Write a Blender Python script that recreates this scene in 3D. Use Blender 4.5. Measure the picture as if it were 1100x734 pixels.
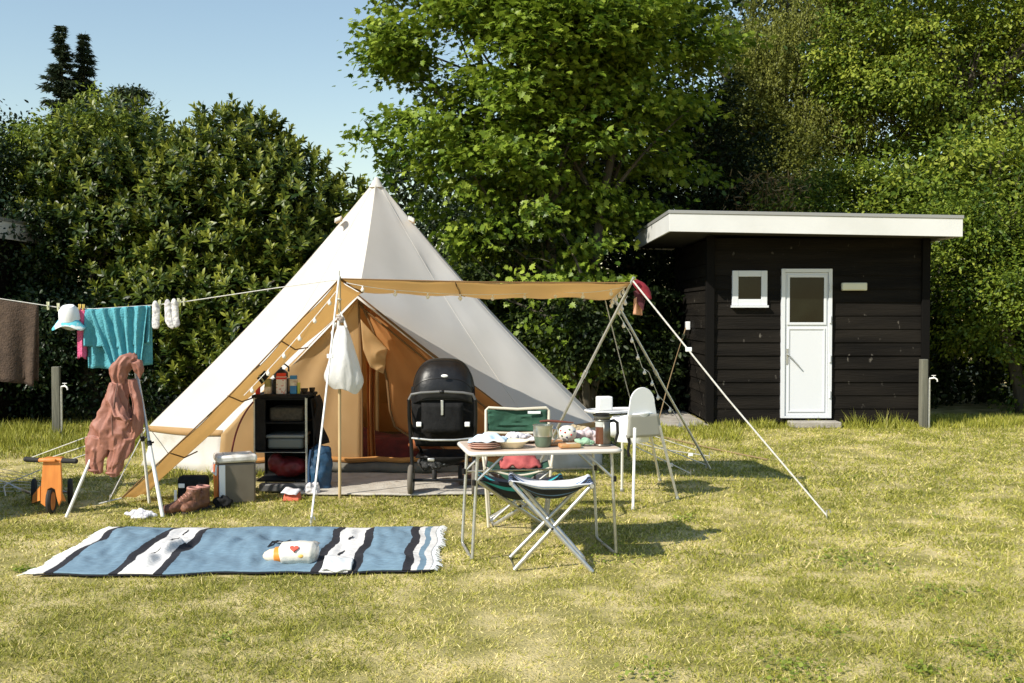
import bpy, math, random
import numpy as np
from mathutils import Vector, Matrix, noise
R = math.radians
random.seed(7); rng = np.random.default_rng(7)
for o in list(bpy.data.objects): bpy.data.objects.remove(o)
scene = bpy.context.scene
COL = scene.collection

# ---------------------------------------------------------------- camera
F_PX = 1130.0; EYE = 1.57; PITCH = math.atan(29/1130.0)
cam_data = bpy.data.cameras.new('camera'); cam = bpy.data.objects.new('camera', cam_data); COL.objects.link(cam)
cam_data.sensor_width = 36; cam_data.lens = 36*F_PX/1100.0
cam_data.clip_start = 0.05; cam_data.clip_end = 3000
cam.location = (0, 0, EYE); cam.rotation_euler = (R(90)-PITCH, 0, 0)
scene.camera = cam
# ---------------------------------------------------------------- light
SUN_DIR = Vector((0.606, 0.482, -0.629)).normalized()      # the way the light travels
world = bpy.data.worlds.new('World'); scene.world = world; world.use_nodes = True
wn = world.node_tree.nodes; wl = world.node_tree.links
sky = wn.new('ShaderNodeTexSky'); sky.sky_type = 'NISHITA'; sky.sun_disc = False
sky.sun_elevation = R(39); sky.sun_rotation = math.atan2(-SUN_DIR.x, -SUN_DIR.y)
sky.air_density = 1.45; sky.dust_density = 0.0; sky.ozone_density = 1.0
wl.new(sky.outputs[0], wn['Background'].inputs['Color']); wn['Background'].inputs['Strength'].default_value = 0.112
sd = bpy.data.lights.new('sun', 'SUN'); sun = bpy.data.objects.new('sun', sd); COL.objects.link(sun)
sd.energy = 5.0; sd.angle = R(0.5); sd.color = (1.0, 0.935, 0.82)
sun.location = (-8, -8, 12); sun.rotation_euler = SUN_DIR.to_track_quat('-Z', 'Y').to_euler()
scene.view_settings.view_transform = 'Standard'; scene.view_settings.look = 'None'
scene.view_settings.gamma = 1.0; scene.view_settings.use_curve_mapping = False
scene.view_settings.exposure = 0.42
scene.render.engine = 'CYCLES'
scene.cycles.max_bounces = 6; scene.cycles.transparent_max_bounces = 8

# ---------------------------------------------------------------- surveying helpers
def W(px, py, Y):
    """the point seen at a place in the photograph, Y metres in front of the camera"""
    x = (px-550)/F_PX; v = (367-py)/F_PX
    d = Vector((x, math.cos(PITCH)+v*math.sin(PITCH), -math.sin(PITCH)+v*math.cos(PITCH)))
    k = Y/d.y
    return Vector((d.x*k, Y, EYE+d.z*k))
def G(px, py, z=0.0):
    """the point of the ground seen there"""
    x = (px-550)/F_PX; v = (367-py)/F_PX
    d = Vector((x, math.cos(PITCH)+v*math.sin(PITCH), -math.sin(PITCH)+v*math.cos(PITCH)))
    k = (z-EYE)/d.z
    return Vector((d.x*k, d.y*k, z))

# ---------------------------------------------------------------- materials
MATS = {}
def mat(name, col, rough=0.6, col2=None, nscale=8.0, bump=0.0, bscale=None, metal=0.0, spec=0.5, trans=0.0,
        transcol=None, stretch=None, lo=0.35, hi=0.65, attr=None, ior=None, alpha=None, transmission=0.0, detail=5.0):
    m = bpy.data.materials.new(name); m.use_nodes = True
    nt = m.node_tree; N = nt.nodes; L = nt.links; b = N['Principled BSDF']
    b.inputs['Roughness'].default_value = rough; b.inputs['Metallic'].default_value = metal
    b.inputs['Specular IOR Level'].default_value = spec
    b.inputs['Base Color'].default_value = (*col, 1)
    if transmission: b.inputs['Transmission Weight'].default_value = transmission
    tc = N.new('ShaderNodeTexCoord'); src = tc.outputs['Object']
    if stretch:
        mp = N.new('ShaderNodeMapping'); mp.inputs['Scale'].default_value = stretch
        L.new(src, mp.inputs[0]); src = mp.outputs[0]
    colout = None
    if col2 is not None:
        mx = N.new('ShaderNodeMix'); mx.data_type = 'RGBA'
        mx.inputs[6].default_value = (*col, 1); mx.inputs[7].default_value = (*col2, 1)
        if attr:
            at = N.new('ShaderNodeAttribute'); at.attribute_name = attr; L.new(at.outputs['Fac'], mx.inputs[0])
        else:
            nz = N.new('ShaderNodeTexNoise'); nz.inputs['Scale'].default_value = nscale; nz.inputs['Detail'].default_value = detail
            mr = N.new('ShaderNodeMapRange'); mr.inputs[1].default_value = lo; mr.inputs[2].default_value = hi
            L.new(src, nz.inputs['Vector']); L.new(nz.outputs[0], mr.inputs[0]); L.new(mr.outputs[0], mx.inputs[0])
        L.new(mx.outputs[2], b.inputs['Base Color']); colout = mx.outputs[2]
    if bump:
        n2 = N.new('ShaderNodeTexNoise'); n2.inputs['Scale'].default_value = bscale or nscale; n2.inputs['Detail'].default_value = 6
        bp = N.new('ShaderNodeBump'); bp.inputs['Strength'].default_value = bump; bp.inputs['Distance'].default_value = 0.02
        L.new(src, n2.inputs['Vector']); L.new(n2.outputs[0], bp.inputs['Height']); L.new(bp.outputs[0], b.inputs['Normal'])
    if trans:
        t = N.new('ShaderNodeBsdfTranslucent'); t.inputs[0].default_value = (*(transcol or col), 1)
        if colout is not None and transcol is None: L.new(colout, t.inputs[0])
        ms = N.new('ShaderNodeMixShader'); ms.inputs[0].default_value = trans
        L.new(b.outputs[0], ms.inputs[1]); L.new(t.outputs[0], ms.inputs[2]); L.new(ms.outputs[0], N['Material Output'].inputs[0])
    MATS[name] = m
    return m
canvas = mat('cotton canvas', (0.72, 0.70, 0.66), 0.85, (0.67, 0.65, 0.60), 1.6, 0.22, 2.4, trans=0.30, transcol=(0.86, 0.72, 0.52))
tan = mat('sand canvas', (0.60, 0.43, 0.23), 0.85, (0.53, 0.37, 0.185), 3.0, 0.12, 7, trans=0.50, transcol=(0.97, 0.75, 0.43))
lining = mat('through lit canvas', (0.58, 0.31, 0.11), 0.9, (0.50, 0.25, 0.08), 4, 0.15, 9, trans=0.45, transcol=(0.80, 0.36, 0.10))  # orange of sunlight passing through the cream canvas, put into the colour
hem = mat('brown webbing', (0.16, 0.085, 0.03), 0.9)
groundsheet = mat('grey groundsheet', (0.16, 0.15, 0.12), 0.8, (0.10, 0.09, 0.075), 6)
alu = mat('grey metal tube', (0.62, 0.62, 0.60), 0.38, (0.5, 0.5, 0.48), 30, metal=0.75)
whitemetal = mat('white painted tube', (0.78, 0.77, 0.74), 0.4)
brass = mat('varnished wooden pole', (0.52, 0.40, 0.22), 0.5, (0.40, 0.29, 0.15), 20, stretch=(1, 1, 0.15))
rope_m = mat('pale rope', (0.72, 0.70, 0.66), 0.9, (0.55, 0.53, 0.48), 60)
blackpl = mat('black plastic', (0.009, 0.009, 0.010), 0.4, spec=0.35)
blackfab = mat('black fabric', (0.006, 0.006, 0.0065), 0.8, (0.012, 0.012, 0.0125), 20, 0.2, 60, spec=0.2)
glossblack = mat('black hood fabric', (0.006, 0.006, 0.007), 0.38, (0.012, 0.012, 0.013), 12, 0.3, 10, spec=0.3)
whitepl = mat('white plastic', (0.82, 0.83, 0.84), 0.32)
rubber = mat('rubber', (0.02, 0.02, 0.02), 0.8)

# ---------------------------------------------------------------- mesh building
class MB:
    def __init__(s): s.v = []; s.f = []
    def add(s, vs, fs):
        k = len(s.v); s.v += [Vector(p) for p in vs]; s.f += [tuple(i+k for i in f) for f in fs]; return s
    def box(s, c, size, rz=0.0, rot=None):
        a, b, h = size[0]/2, size[1]/2, size[2]/2
        M = rot if rot is not None else Matrix.Rotation(rz, 3, 'Z')
        vs = [Vector(c)+M@Vector((x*a, y*b, z*h)) for x, y, z in
              ((-1,-1,-1),(1,-1,-1),(1,1,-1),(-1,1,-1),(-1,-1,1),(1,-1,1),(1,1,1),(-1,1,1))]
        return s.add(vs, [(3,2,1,0),(4,5,6,7),(0,1,5,4),(1,2,6,5),(2,3,7,6),(3,0,4,7)])
    def boxab(s, a, b):
        c = (Vector(a)+Vector(b))/2; d = Vector(b)-Vector(a)
        return s.box(c, (abs(d.x), abs(d.y), abs(d.z)))
    def tube(s, pts, r, n=8, flat=1.0, caps=True, up=None):
        pts = [Vector(p) for p in pts]; m = len(pts)
        rs = r if isinstance(r, (list, tuple)) else [r]*m
        vs = []; prev = None
        for i, p in enumerate(pts):
            t = (pts[min(i+1, m-1)]-pts[max(i-1, 0)]).normalized()
            if prev is None:
                ref = Vector(up) if up else (Vector((0, 0, 1)) if abs(t.z) < 0.9 else Vector((0, 1, 0)))
                u = t.cross(ref).normalized()
            else:
                u = (prev-t*prev.dot(t)).normalized()
            prev = u; w = u.cross(t).normalized()
            for k in range(n):
                a = 2*math.pi*k/n
                vs.append(p+u*(math.cos(a)*rs[i])+w*(math.sin(a)*rs[i]*flat))
        fs = [(i*n+k, i*n+(k+1) % n, (i+1)*n+(k+1) % n, (i+1)*n+k) for i in range(m-1) for k in range(n)]
        if caps: fs += [tuple(range(n))[::-1], tuple((m-1)*n+k for k in range(n))]
        return s.add(vs, fs)
    def lathe(s, prof, c=(0, 0, 0), n=24, axis=None):
        c = Vector(c); M = Matrix.Identity(3)
        if axis is not None: M = Vector((0, 0, 1)).rotation_difference(Vector(axis).normalized()).to_matrix()
        vs = []
        for r, z in prof:
            for k in range(n):
                a = 2*math.pi*k/n; vs.append(c+M@Vector((r*math.cos(a), r*math.sin(a), z)))
        m = len(prof)
        fs = [(i*n+k, i*n+(k+1) % n, (i+1)*n+(k+1) % n, (i+1)*n+k) for i in range(m-1) for k in range(n)]
        if prof[0][0] > 1e-5: fs.append(tuple(range(n))[::-1])
        if prof[-1][0] > 1e-5: fs.append(tuple((m-1)*n+k for k in range(n)))
        return s.add(vs, fs)
    def ball(s, c, r, n=14, m=9):
        if not isinstance(r, (tuple, list)): r = (r, r, r)
        c = Vector(c); vs = [c+Vector((0, 0, -r[2]))]
        for i in range(1, m):
            t = -math.pi/2+math.pi*i/m
            for k in range(n):
                a = 2*math.pi*k/n
                vs.append(c+Vector((r[0]*math.cos(t)*math.cos(a), r[1]*math.cos(t)*math.sin(a), r[2]*math.sin(t))))
        vs.append(c+Vector((0, 0, r[2])))
        fs = [(0, 1+(k+1) % n, 1+k) for k in range(n)]
        fs += [(1+i*n+k, 1+i*n+(k+1) % n, 1+(i+1)*n+(k+1) % n, 1+(i+1)*n+k) for i in range(m-2) for k in range(n)]
        e = 1+(m-1)*n; fs += [(e-n+k, e-n+(k+1) % n, e) for k in range(n)]
        return s.add(vs, fs)
    def grid(s, fn, nu, nv):
        vs = [fn(i/nu, j/nv) for i in range(nu+1) for j in range(nv+1)]
        fs = [(i*(nv+1)+j, (i+1)*(nv+1)+j, (i+1)*(nv+1)+j+1, i*(nv+1)+j+1) for i in range(nu) for j in range(nv)]
        return s.add(vs, fs)
    def poly(s, pts): return s.add(pts, [tuple(range(len(pts)))])
    def prism(s, pts, d):
        n = len(pts); d = Vector(d); a = [Vector(p) for p in pts]; b = [p+d for p in a]
        return s.add(a+b, [tuple(range(n))[::-1], tuple(range(n, 2*n))]+[(i, (i+1) % n, n+(i+1) % n, n+i) for i in range(n)])
    def torus(s, c, R0, r, axis=(1, 0, 0), n=28, m=8):
        c = Vector(c); q = Vector((0, 0, 1)).rotation_difference(Vector(axis).normalized()).to_matrix(); vs = []
        for i in range(n):
            a = 2*math.pi*i/n
            for j in range(m):
                b = 2*math.pi*j/m; rr = R0+r*math.cos(b)
                vs.append(c+q@Vector((rr*math.cos(a), rr*math.sin(a), r*math.sin(b))))
        return s.add(vs, [(i*m+j, ((i+1) % n)*m+j, ((i+1) % n)*m+(j+1) % m, i*m+(j+1) % m) for i in range(n) for j in range(m)])

def root_of(p):
    while p.parent: p = p.parent
    return p
def obj(name, mb, m, parent=None, smooth=True, bevel=0, solid=0, local=False, sub=0, seg=2, ang=38):
    me = bpy.data.meshes.new(name)
    off = Vector((0, 0, 0))
    if parent is not None and not local: off = root_of(parent).location
    me.from_pydata([tuple(p-off) for p in mb.v], [], mb.f)
    me.materials.append(m)
    if smooth:
        me.polygons.foreach_set('use_smooth', [True]*len(me.polygons)); me.set_sharp_from_angle(angle=R(ang))
    me.update()
    o = bpy.data.objects.new(name, me); COL.objects.link(o)
    if parent is not None: o.parent = parent
    if solid:
        k = o.modifiers.new('thick', 'SOLIDIFY'); k.thickness = solid; k.offset = 0
    if sub:
        k = o.modifiers.new('sub', 'SUBSURF'); k.levels = sub; k.render_levels = sub
    if bevel:
        k = o.modifiers.new('bev', 'BEVEL'); k.width = bevel; k.segments = seg; k.limit_method = 'ANGLE'; k.angle_limit = R(35)
    return o
def thing(name, label, cat, loc=(0, 0, 0), group=None, rz=0.0):
    o = bpy.data.objects.new(name, None); COL.objects.link(o)
    o.empty_display_size = 0.1; o.location = loc; o.rotation_euler = (0, 0, rz)
    return tag(o, label, cat, group)
def tag(o, label=None, cat=None, group=None, kind=None):
    if label: o['label'] = label
    if cat: o['category'] = cat
    if group: o['group'] = group
    if kind: o['kind'] = kind
    return o
def fuse(o, voxel=0.012, smooth=4, disp=0.0, dscale=0.12):
    k = o.modifiers.new('fuse', 'REMESH'); k.mode = 'VOXEL'; k.voxel_size = voxel; k.use_smooth_shade = True
    k = o.modifiers.new('soft', 'SMOOTH'); k.iterations = smooth; k.factor = 0.6
    if disp:
        t = bpy.data.textures.new('folds', 'CLOUDS'); t.noise_scale = dscale; t.noise_depth = 2
        k = o.modifiers.new('folds', 'DISPLACE'); k.texture = t; k.strength = disp; k.mid_level = 0.5
    return o
def copy_tree(o, parent=None):
    c = o.copy(); COL.objects.link(c)
    if parent is not None: c.parent = parent
    for ch in [x for x in bpy.data.objects if x.parent == o]: copy_tree(ch, c)
    return c
def bez(a, b, c, n=10):
    a, b, c = Vector(a), Vector(b), Vector(c)
    return [a*(1-t)**2+b*2*t*(1-t)+c*t*t for t in [i/n for i in range(n+1)]]
def nz(p, s=1.0): return noise.noise(Vector(p)*s)

# vectorised scattering of one small template (leaf or blade) into one mesh
def scatter(name, P, D, Nn, S, tmpl, m, var=None, parent=None, wid=None):
    T, FS = tmpl; T = np.array(T, float); k = len(T); n = len(P)
    D = D/np.linalg.norm(D, axis=1, keepdims=True)
    B = np.cross(Nn, D); B /= np.linalg.norm(B, axis=1, keepdims=True)+1e-9
    Nn = np.cross(D, B); S = S[:, None, None]
    w = (wid if wid is not None else np.ones(n))[:, None, None]
    V = P[:, None, :]+S*(T[None, :, 0:1]*D[:, None, :]+w*T[None, :, 1:2]*B[:, None, :]+T[None, :, 2:3]*Nn[:, None, :])
    V = V.reshape(-1, 3)
    if parent is not None: V = V-np.array(root_of(parent).location)
    lt = np.array([i for f in FS for i in f]); tot = np.array([len(f) for f in FS]); st = np.concatenate([[0], np.cumsum(tot)[:-1]])
    nl = len(lt); idx = (lt[None, :]+(np.arange(n)*k)[:, None]).ravel()
    sts = (st[None, :]+(np.arange(n)*nl)[:, None]).ravel()
    me = bpy.data.meshes.new(name)
    me.vertices.add(n*k); me.vertices.foreach_set('co', V.astype(np.float32).ravel())
    me.loops.add(n*nl); me.loops.foreach_set('vertex_index', idx.astype(np.int32))
    me.polygons.add(n*len(FS)); me.polygons.foreach_set('loop_start', sts.astype(np.int32))
    me.update(calc_edges=True)
    if var is not None:
        a = me.attributes.new('tone', 'FLOAT', 'POINT'); a.data.foreach_set('value', np.repeat(var, k).astype(np.float32))
    me.materials.append(m)
    o = bpy.data.objects.new(name, me); COL.objects.link(o)
    if parent is not None: o.parent = parent
    return o
def vnoise(x, y, s, seed=0):
    """smooth 2-D value noise, 0..1"""
    r = np.random.default_rng(seed).random((97, 97)); x = np.asarray(x)/s+500; y = np.asarray(y)/s+500
    xi = np.floor(x).astype(int); yi = np.floor(y).astype(int); fx = x-xi; fy = y-yi
    fx = fx*fx*(3-2*fx); fy = fy*fy*(3-2*fy); g = lambda a, b: r[a % 97, b % 97]
    return (g(xi, yi)*(1-fx)+g(xi+1, yi)*fx)*(1-fy)+(g(xi, yi+1)*(1-fx)+g(xi+1, yi+1)*fx)*fy
# ================================================================ GROUND
gm = mat('lawn soil and thatch', (0.24, 0.21, 0.055), 0.95, (0.55, 0.45, 0.21), 2.0, 0.7, 60, detail=12, lo=0.42, hi=0.62)
gb = MB()
gb.grid(lambda u, v: Vector((-60+120*u, -20+180*v, 0.0)), 24, 36)
ground = obj('ground', gb, gm, smooth=True); tag(ground, kind='structure')
ground.scale = (1, 1, 1)

GRASS_T = ([(0, -.5, 0), (0, .5, 0), (.55, -.36, .05), (.55, .36, .05), (1, 0, .22)], [(0, 1, 3, 2), (2, 3, 4)])
def grass_mat(name, a, b, c):
    m = bpy.data.materials.new(name); m.use_nodes = True; N = m.node_tree.nodes; L = m.node_tree.links
    at = N.new('ShaderNodeAttribute'); at.attribute_name = 'tone'
    cr = N.new('ShaderNodeValToRGB'); e = cr.color_ramp.elements
    e[0].position = 0; e[0].color = (*a, 1); e[1].position = 1; e[1].color = (*c, 1); q = e.new(.5); q.color = (*b, 1)
    bs = N['Principled BSDF']; bs.inputs['Roughness'].default_value = .55; bs.inputs['Specular IOR Level'].default_value = .35
    L.new(at.outputs['Fac'], cr.inputs[0]); L.new(cr.outputs[0], bs.inputs['Base Color'])
    t = N.new('ShaderNodeBsdfTranslucent'); L.new(cr.outputs[0], t.inputs[0])
    ms = N.new('ShaderNodeMixShader'); ms.inputs[0].default_value = .22
    L.new(bs.outputs[0], ms.inputs[1]); L.new(t.outputs[0], ms.inputs[2]); L.new(ms.outputs[0], N['Material Output'].inputs[0])
    return m
grassm = grass_mat('grass blades', (0.105, 0.13, 0.012), (0.40, 0.39, 0.052), (0.88, 0.74, 0.35))
def inside_quad(x, y, q):
    ok = np.ones(len(x), bool)
    for i in range(4):
        a, b = q[i], q[(i+1) % 4]
        ok &= ((b[0]-a[0])*(y-a[1])-(b[1]-a[1])*(x-a[0])) > 0
    return ok
BL_FL, BL_FR, BL_BR, BL_BL = G(34, 622), G(462, 617), G(472, 570), G(118, 571)
MAT_Q = [(-2.0, 8.98), (0.35, 9.05), (0.35, 10.4), (-2.9, 10.4)]
no_grass = [[(p.x, p.y) for p in (BL_FL, BL_FR, BL_BR, BL_BL)], MAT_Q, [(-3.6, 10.6), (0.9, 10.6), (0.7, 13.4), (-3.4, 13.4)],
            [(2.75, 14.8), (5.8, 14.8), (5.8, 18), (2.75, 18)]]
def lawn(name, n_per, y0, y1, hmin, hmax, wid, seed):
    r = np.random.default_rng(seed); hw1 = y1*0.53+1.2
    n = int(n_per*(y1-y0)*2*hw1); x = r.uniform(-hw1, hw1, n); y = r.uniform(y0, y1, n)
    keep = np.abs(x) < y*0.53+1.0
    for q in no_grass: keep &= ~inside_quad(x, y, q)
    x = x[keep]; y = y[keep]; n = len(x)
    tuft = vnoise(x, y, .09, 1)*.6+vnoise(x, y, .035, 2)*.4
    patch = vnoise(x, y, 1.3, 3)*.45+vnoise(x, y, .45, 4)*.35+vnoise(x, y, .15, 6)*.2
    keep = r.random(n) < 0.18+1.0*tuft-.35*np.clip((patch-.5)*4, 0, 1)
    x, y, tuft, patch = x[keep], y[keep], tuft[keep], patch[keep]; n = len(x)
    dry = np.clip((patch-.36)*2.0+np.clip((7.0-y)*.06, -.12, .16), 0, 1)
    P = np.stack([x, y, np.full(n, -.004)], 1)
    lean = r.normal(0, 1, (n, 2))*.95; D = np.stack([lean[:, 0], lean[:, 1], np.full(n, .75)], 1)
    Nn = r.normal(0, 1, (n, 3)); H = r.uniform(hmin, hmax, n)*(.6+.8*tuft)*(1-.35*dry)
    tone = np.clip(r.normal(.39, .22, n)+.45*(dry-.25)+(r.random(n) < .13)*.4, 0, 1)
    return scatter(name, P, D, Nn, H, GRASS_T, grassm, tone, wid=wid/H*(.7+.6*r.random(n)))
g1 = lawn('lawn_grass', 13000, 3.9, 6.4, .016, .05, .0038, 11)
g2 = lawn('lawn_grass', 6500, 6.4, 9.2, .02, .052, .0058, 12)
g3 = lawn('lawn_grass', 3000, 9.2, 16.5, .025, .06, .007, 13)
for g in (g1, g2, g3): tag(g, 'short dry yellow green grass covering the whole lawn', 'grass', kind='stuff')
# longer unmown grass along the hedge, round the posts and against the hut
def rough_grass():
    r = np.random.default_rng(5); P = []; H = []
    def strip(x0, x1, y0, y1, n, h0, h1):
        x = r.uniform(x0, x1, n); y = r.uniform(y0, y1, n); t = vnoise(x, y, .25, 8); k = r.random(n) < t*1.3
        P.append(np.stack([x[k], y[k], np.zeros(k.sum())], 1)); H.append(r.uniform(h0, h1, k.sum())*(.5+t[k]))
    strip(-8.5, -3.7, 12.4, 14.6, 14000, .06, .19); strip(2.6, 5.9, 14.35, 14.75, 2600, .05, .13)
    strip(5.7, 10, 14.4, 15.6, 8000, .05, .14); strip(4.75, 5.4, 14.5, 14.76, 260, .08, .26); strip(-8, -3.9, 11.4, 12.6, 5000, .05, .11)
    strip(.9, 3, 13.0, 14.6, 3500, .05, .12); strip(-3.4, -2.2, 10.05, 10.3, 500, .06, .13)
    P = np.concatenate(P); H = np.concatenate(H); n = len(P)
    D = np.stack([r.normal(0, .35, n), r.normal(0, .35, n), np.ones(n)], 1)
    o = scatter('rough_grass', P, D, r.normal(0, 1, (n, 3)), H, GRASS_T, grassm, np.clip(r.normal(.3, .15, n), 0, 1), wid=.009/H)
    tag(o, 'longer uncut grass along the foot of the hedge and the hut', 'grass', kind='stuff')
rough_grass()

# ================================================================ TREES
LAUREL = ([(0, 0, 0), (.32, 0, .015), (.7, 0, 0), (1, 0, -.09), (.3, .19, .06), (.68, .17, .04), (.3, -.19, .06), (.68, -.17, .04)],
          [(0, 1, 4), (1, 2, 5, 4), (2, 3, 5), (0, 6, 1), (1, 6, 7, 2), (2, 7, 3)])
MAPLE = ([(0, 0, 0), (.12, .16, .02), (-.02, .36, -.02), (.26, .30, .03), (.34, .56, -.06), (.52, .28, .02), (.70, .34, -.03), (.72, .13, 0), (1, 0, -.12),
          (.72, -.13, 0), (.70, -.34, -.03), (.52, -.28, .02), (.34, -.56, -.06), (.26, -.30, .03), (-.02, -.36, -.02), (.12, -.16, .02)],
         [(0, 8, 7, 6, 5, 4, 3, 2, 1), (0, 15, 14, 13, 12, 11, 10, 9, 8)])
OVAL = ([(0, 0, 0), (.3, .27, .05), (.75, .2, 0), (1, 0, -.1), (.75, -.2, 0), (.3, -.27, .05)], [(0, 3, 2, 1), (0, 5, 4, 3)])
NEEDLE = ([(0, -.06, 0), (0, .06, 0), (1, .05, -.1), (1, -.05, -.1)], [(0, 3, 2, 1)])
def leafmat(name, a, b, c, rough=.45, tr=.32, spec=.4):
    m = grass_mat(name, a, b, c); bs = m.node_tree.nodes['Principled BSDF']
    bs.inputs['Roughness'].default_value = rough; bs.inputs['Specular IOR Level'].default_value = spec
    for n in m.node_tree.nodes:
        if n.type == 'MIX_SHADER': n.inputs[0].default_value = tr
    return m
L_laurel = leafmat('laurel leaves', (.016, .036, .005), (.09, .125, .014), (.27, .29, .04), .42, .22, .35)
L_holly = leafmat('dark glossy leaves', (.006, .016, .005), (.014, .030, .008), (.05, .075, .018), .4, .12, .3)
L_maple = leafmat('maple leaves', (.04, .09, .008), (.17, .25, .022), (.33, .41, .05), .45, .36, .35)
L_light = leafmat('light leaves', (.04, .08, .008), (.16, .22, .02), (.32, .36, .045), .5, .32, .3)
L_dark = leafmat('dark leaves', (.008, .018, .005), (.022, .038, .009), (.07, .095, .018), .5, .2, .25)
L_birch = leafmat('birch leaves', (.06, .075, .012), (.17, .185, .03), (.30, .31, .06), .5, .3, .3)
L_con = leafmat('conifer needles', (.012, .022, .010), (.022, .038, .014), (.05, .05, .018), .6, .1, .2)
L_brown = leafmat('dry stalks', (.10, .07, .03), (.22, .16, .08), (.35, .27, .15), .8, .1, .1)
bark = mat('bark', (.10, .085, .06), .9, (.045, .04, .03), 12, .8, 25, stretch=(1, 1, .25))

def unit(a): return a/(np.linalg.norm(a, axis=1, keepdims=True)+1e-9)
def sublobes(lobes, r, k=9, s=.44):
    """break every big lobe into knobbly smaller ones so the crown has relief"""
    out = []
    for c, a in lobes:
        c = np.array(c); a = np.array(a); m = max(5, int(k*(a[0]*a[2])**.5))
        for i in range(m):
            d = unit(r.normal(0, 1, (1, 3))*[1, 1, .8])[0]; q = c+d*a*r.uniform(.45, .85); f = s*r.uniform(.6, 1.15)
            out.append((tuple(q), tuple(a*f*np.array([1, 1, .75]))))
    return out
def clumps(lobes, n, r, inner=.5, zmin=.1):
    vol = np.array([l[1][0]*l[1][1]*l[1][2] for l in lobes])**.7; pk = r.choice(len(lobes), n, p=vol/vol.sum())
    C = np.array([l[0] for l in lobes])[pk]; A = np.array([l[1] for l in lobes])[pk]
    d = unit(r.normal(0, 1, (n, 3))); rho = inner+(1-inner)*r.random(n)**.7
    p = C+d*A*rho[:, None]; k = p[:, 2] > zmin
    return p[k], d[k]
def tree(name, label, base, lobes, ncl, per, crad, size, kind, lm, seed, trunk=(.12, 2.5), limbs=14, stems=1, group=None, inner=.45, zmin=.1, vmean=.5, flat=.55, cat='tree', spread=.2):
    r = np.random.default_rng(seed); t = thing(name, label, cat, base, group)
    base = Vector(base); P0, d0 = clumps(sublobes(lobes, r) if kind in ('leaf', 'weep') else lobes if kind == 'shoot' else sublobes(lobes, r, 8, .5), ncl, r, inner, zmin); n0 = len(P0)
    cc = np.mean([l[0] for l in lobes], axis=0)
    if kind == 'shoot':
        ax = unit(np.stack([d0[:, 0]*.55, d0[:, 1]*.55, np.full(n0, .75)], 1)+r.normal(0, .28, (n0, 3)))
        k = per; q = np.repeat(np.arange(n0), k); n = len(q); A = ax[q]
        s = np.tile(np.linspace(0, 1, k), n0)
        ref = r.normal(0, 1, (n0, 3)); u = unit(np.cross(ax, ref)); w = np.cross(ax, u)
        ang = np.tile(np.arange(k)*2.4, n0)+r.uniform(0, .7, n); pr = u[q]*np.cos(ang)[:, None]+w[q]*np.sin(ang)[:, None]
        th = np.radians(78-50*s+r.normal(0, 9, n)); D = A*np.cos(th)[:, None]+pr*np.sin(th)[:, None]
        Nn = A*np.sin(th)[:, None]-pr*np.cos(th)[:, None]
        P = P0[q]+A*(s*crad)[:, None]; S = size*(1.05-.4*s)*r.uniform(.75, 1.2, n)
        tone = np.clip(vmean+(s-.5)*.8+r.normal(0, .12, n)+np.repeat(r.normal(0, .16, n0), k), 0, 1); tm = LAUREL
    elif kind == 'needle':
        k = per; q = np.repeat(np.arange(n0), k); n = len(q)
        P = P0[q]+r.normal(0, 1, (n, 3))*crad*[1, 1, .5]
        D = unit(d0[q]*[1, 1, .2]+r.normal(0, .5, (n, 3))-[0, 0, .35]); Nn = r.normal(0, .5, (n, 3))+[0, 0, 1]
        S = size*r.uniform(.6, 1.3, n); tone = np.clip(vmean+r.normal(0, .2, n), 0, 1); tm = NEEDLE
    elif kind == 'weep':
        k = per; q = np.repeat(np.arange(n0), k); n = len(q); s = r.random(n)
        sw = r.normal(0, .12, (n0, 2))[q]
        P = P0[q]+np.stack([sw[:, 0]*s, sw[:, 1]*s, -s*crad], 1)+r.normal(0, .022, (n, 3))
        D = unit(r.normal(0, .5, (n, 3))+[0, 0, -1]); Nn = r.normal(0, 1, (n, 3))
        S = size*r.uniform(.6, 1.2, n); tone = np.clip(vmean+r.normal(0, .2, n)+np.repeat(r.normal(0, .1, n0), k), 0, 1); tm = OVAL
    else:
        k = per; q = np.repeat(np.arange(n0), k); n = len(q)
        out = unit(P0-cc*[1, 1, 1]+r.normal(0, .3, (n0, 3)))
        sc = r.uniform(.55, 1.35, n0)
        off = r.normal(0, 1, (n, 3))*[1, 1, flat]; off *= (crad*sc[q]*.55)[:, None]
        P = P0[q]+off-out[q]*0
        P[:, 2] -= (off[:, 0]**2+off[:, 1]**2)*.5/max(crad, .05)*.5
        Nn = unit(out[q]*.55+np.array([0, 0, .75])+r.normal(0, .42, (n, 3)))
        D = unit(off+out[q]*.3*crad+r.normal(0, .5*crad, (n, 3))-np.array([0, 0, .35*crad]))
        S = size*r.uniform(.55, 1.25, n)
        tone = np.clip(vmean+r.normal(0, .15, n)+np.repeat(r.normal(0, spread*.7, n0), k), 0, 1); tm = MAPLE if kind == 'maple' else OVAL
    k2 = P[:, 2] > .03
    scatter('crown', P[k2], D[k2], Nn[k2], S[k2], tm, lm, tone[k2], parent=t)
    tb = MB(); tr_, th = trunk; tops = []
    for i in range(stems):
        a = 2*math.pi*i/stems+.6; off = Vector((math.cos(a), math.sin(a), 0))*(tr_*1.2 if stems > 1 else 0)
        lean = Vector((math.cos(a)*.10, math.sin(a)*.05, 0))*(1 if stems > 1 else .25)
        pts = [base+off+lean*(h*2.2)+Vector((.05*math.sin(h*2+i), .04*math.cos(h*1.7+i), h)) for h in np.linspace(-.05, th, 9)]
        tb.tube(pts, [tr_*(1.25-.85*j/8) for j in range(9)], 10); tops.append(pts)
    far = sorted(range(n0), key=lambda i: r.random())[:limbs]
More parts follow.
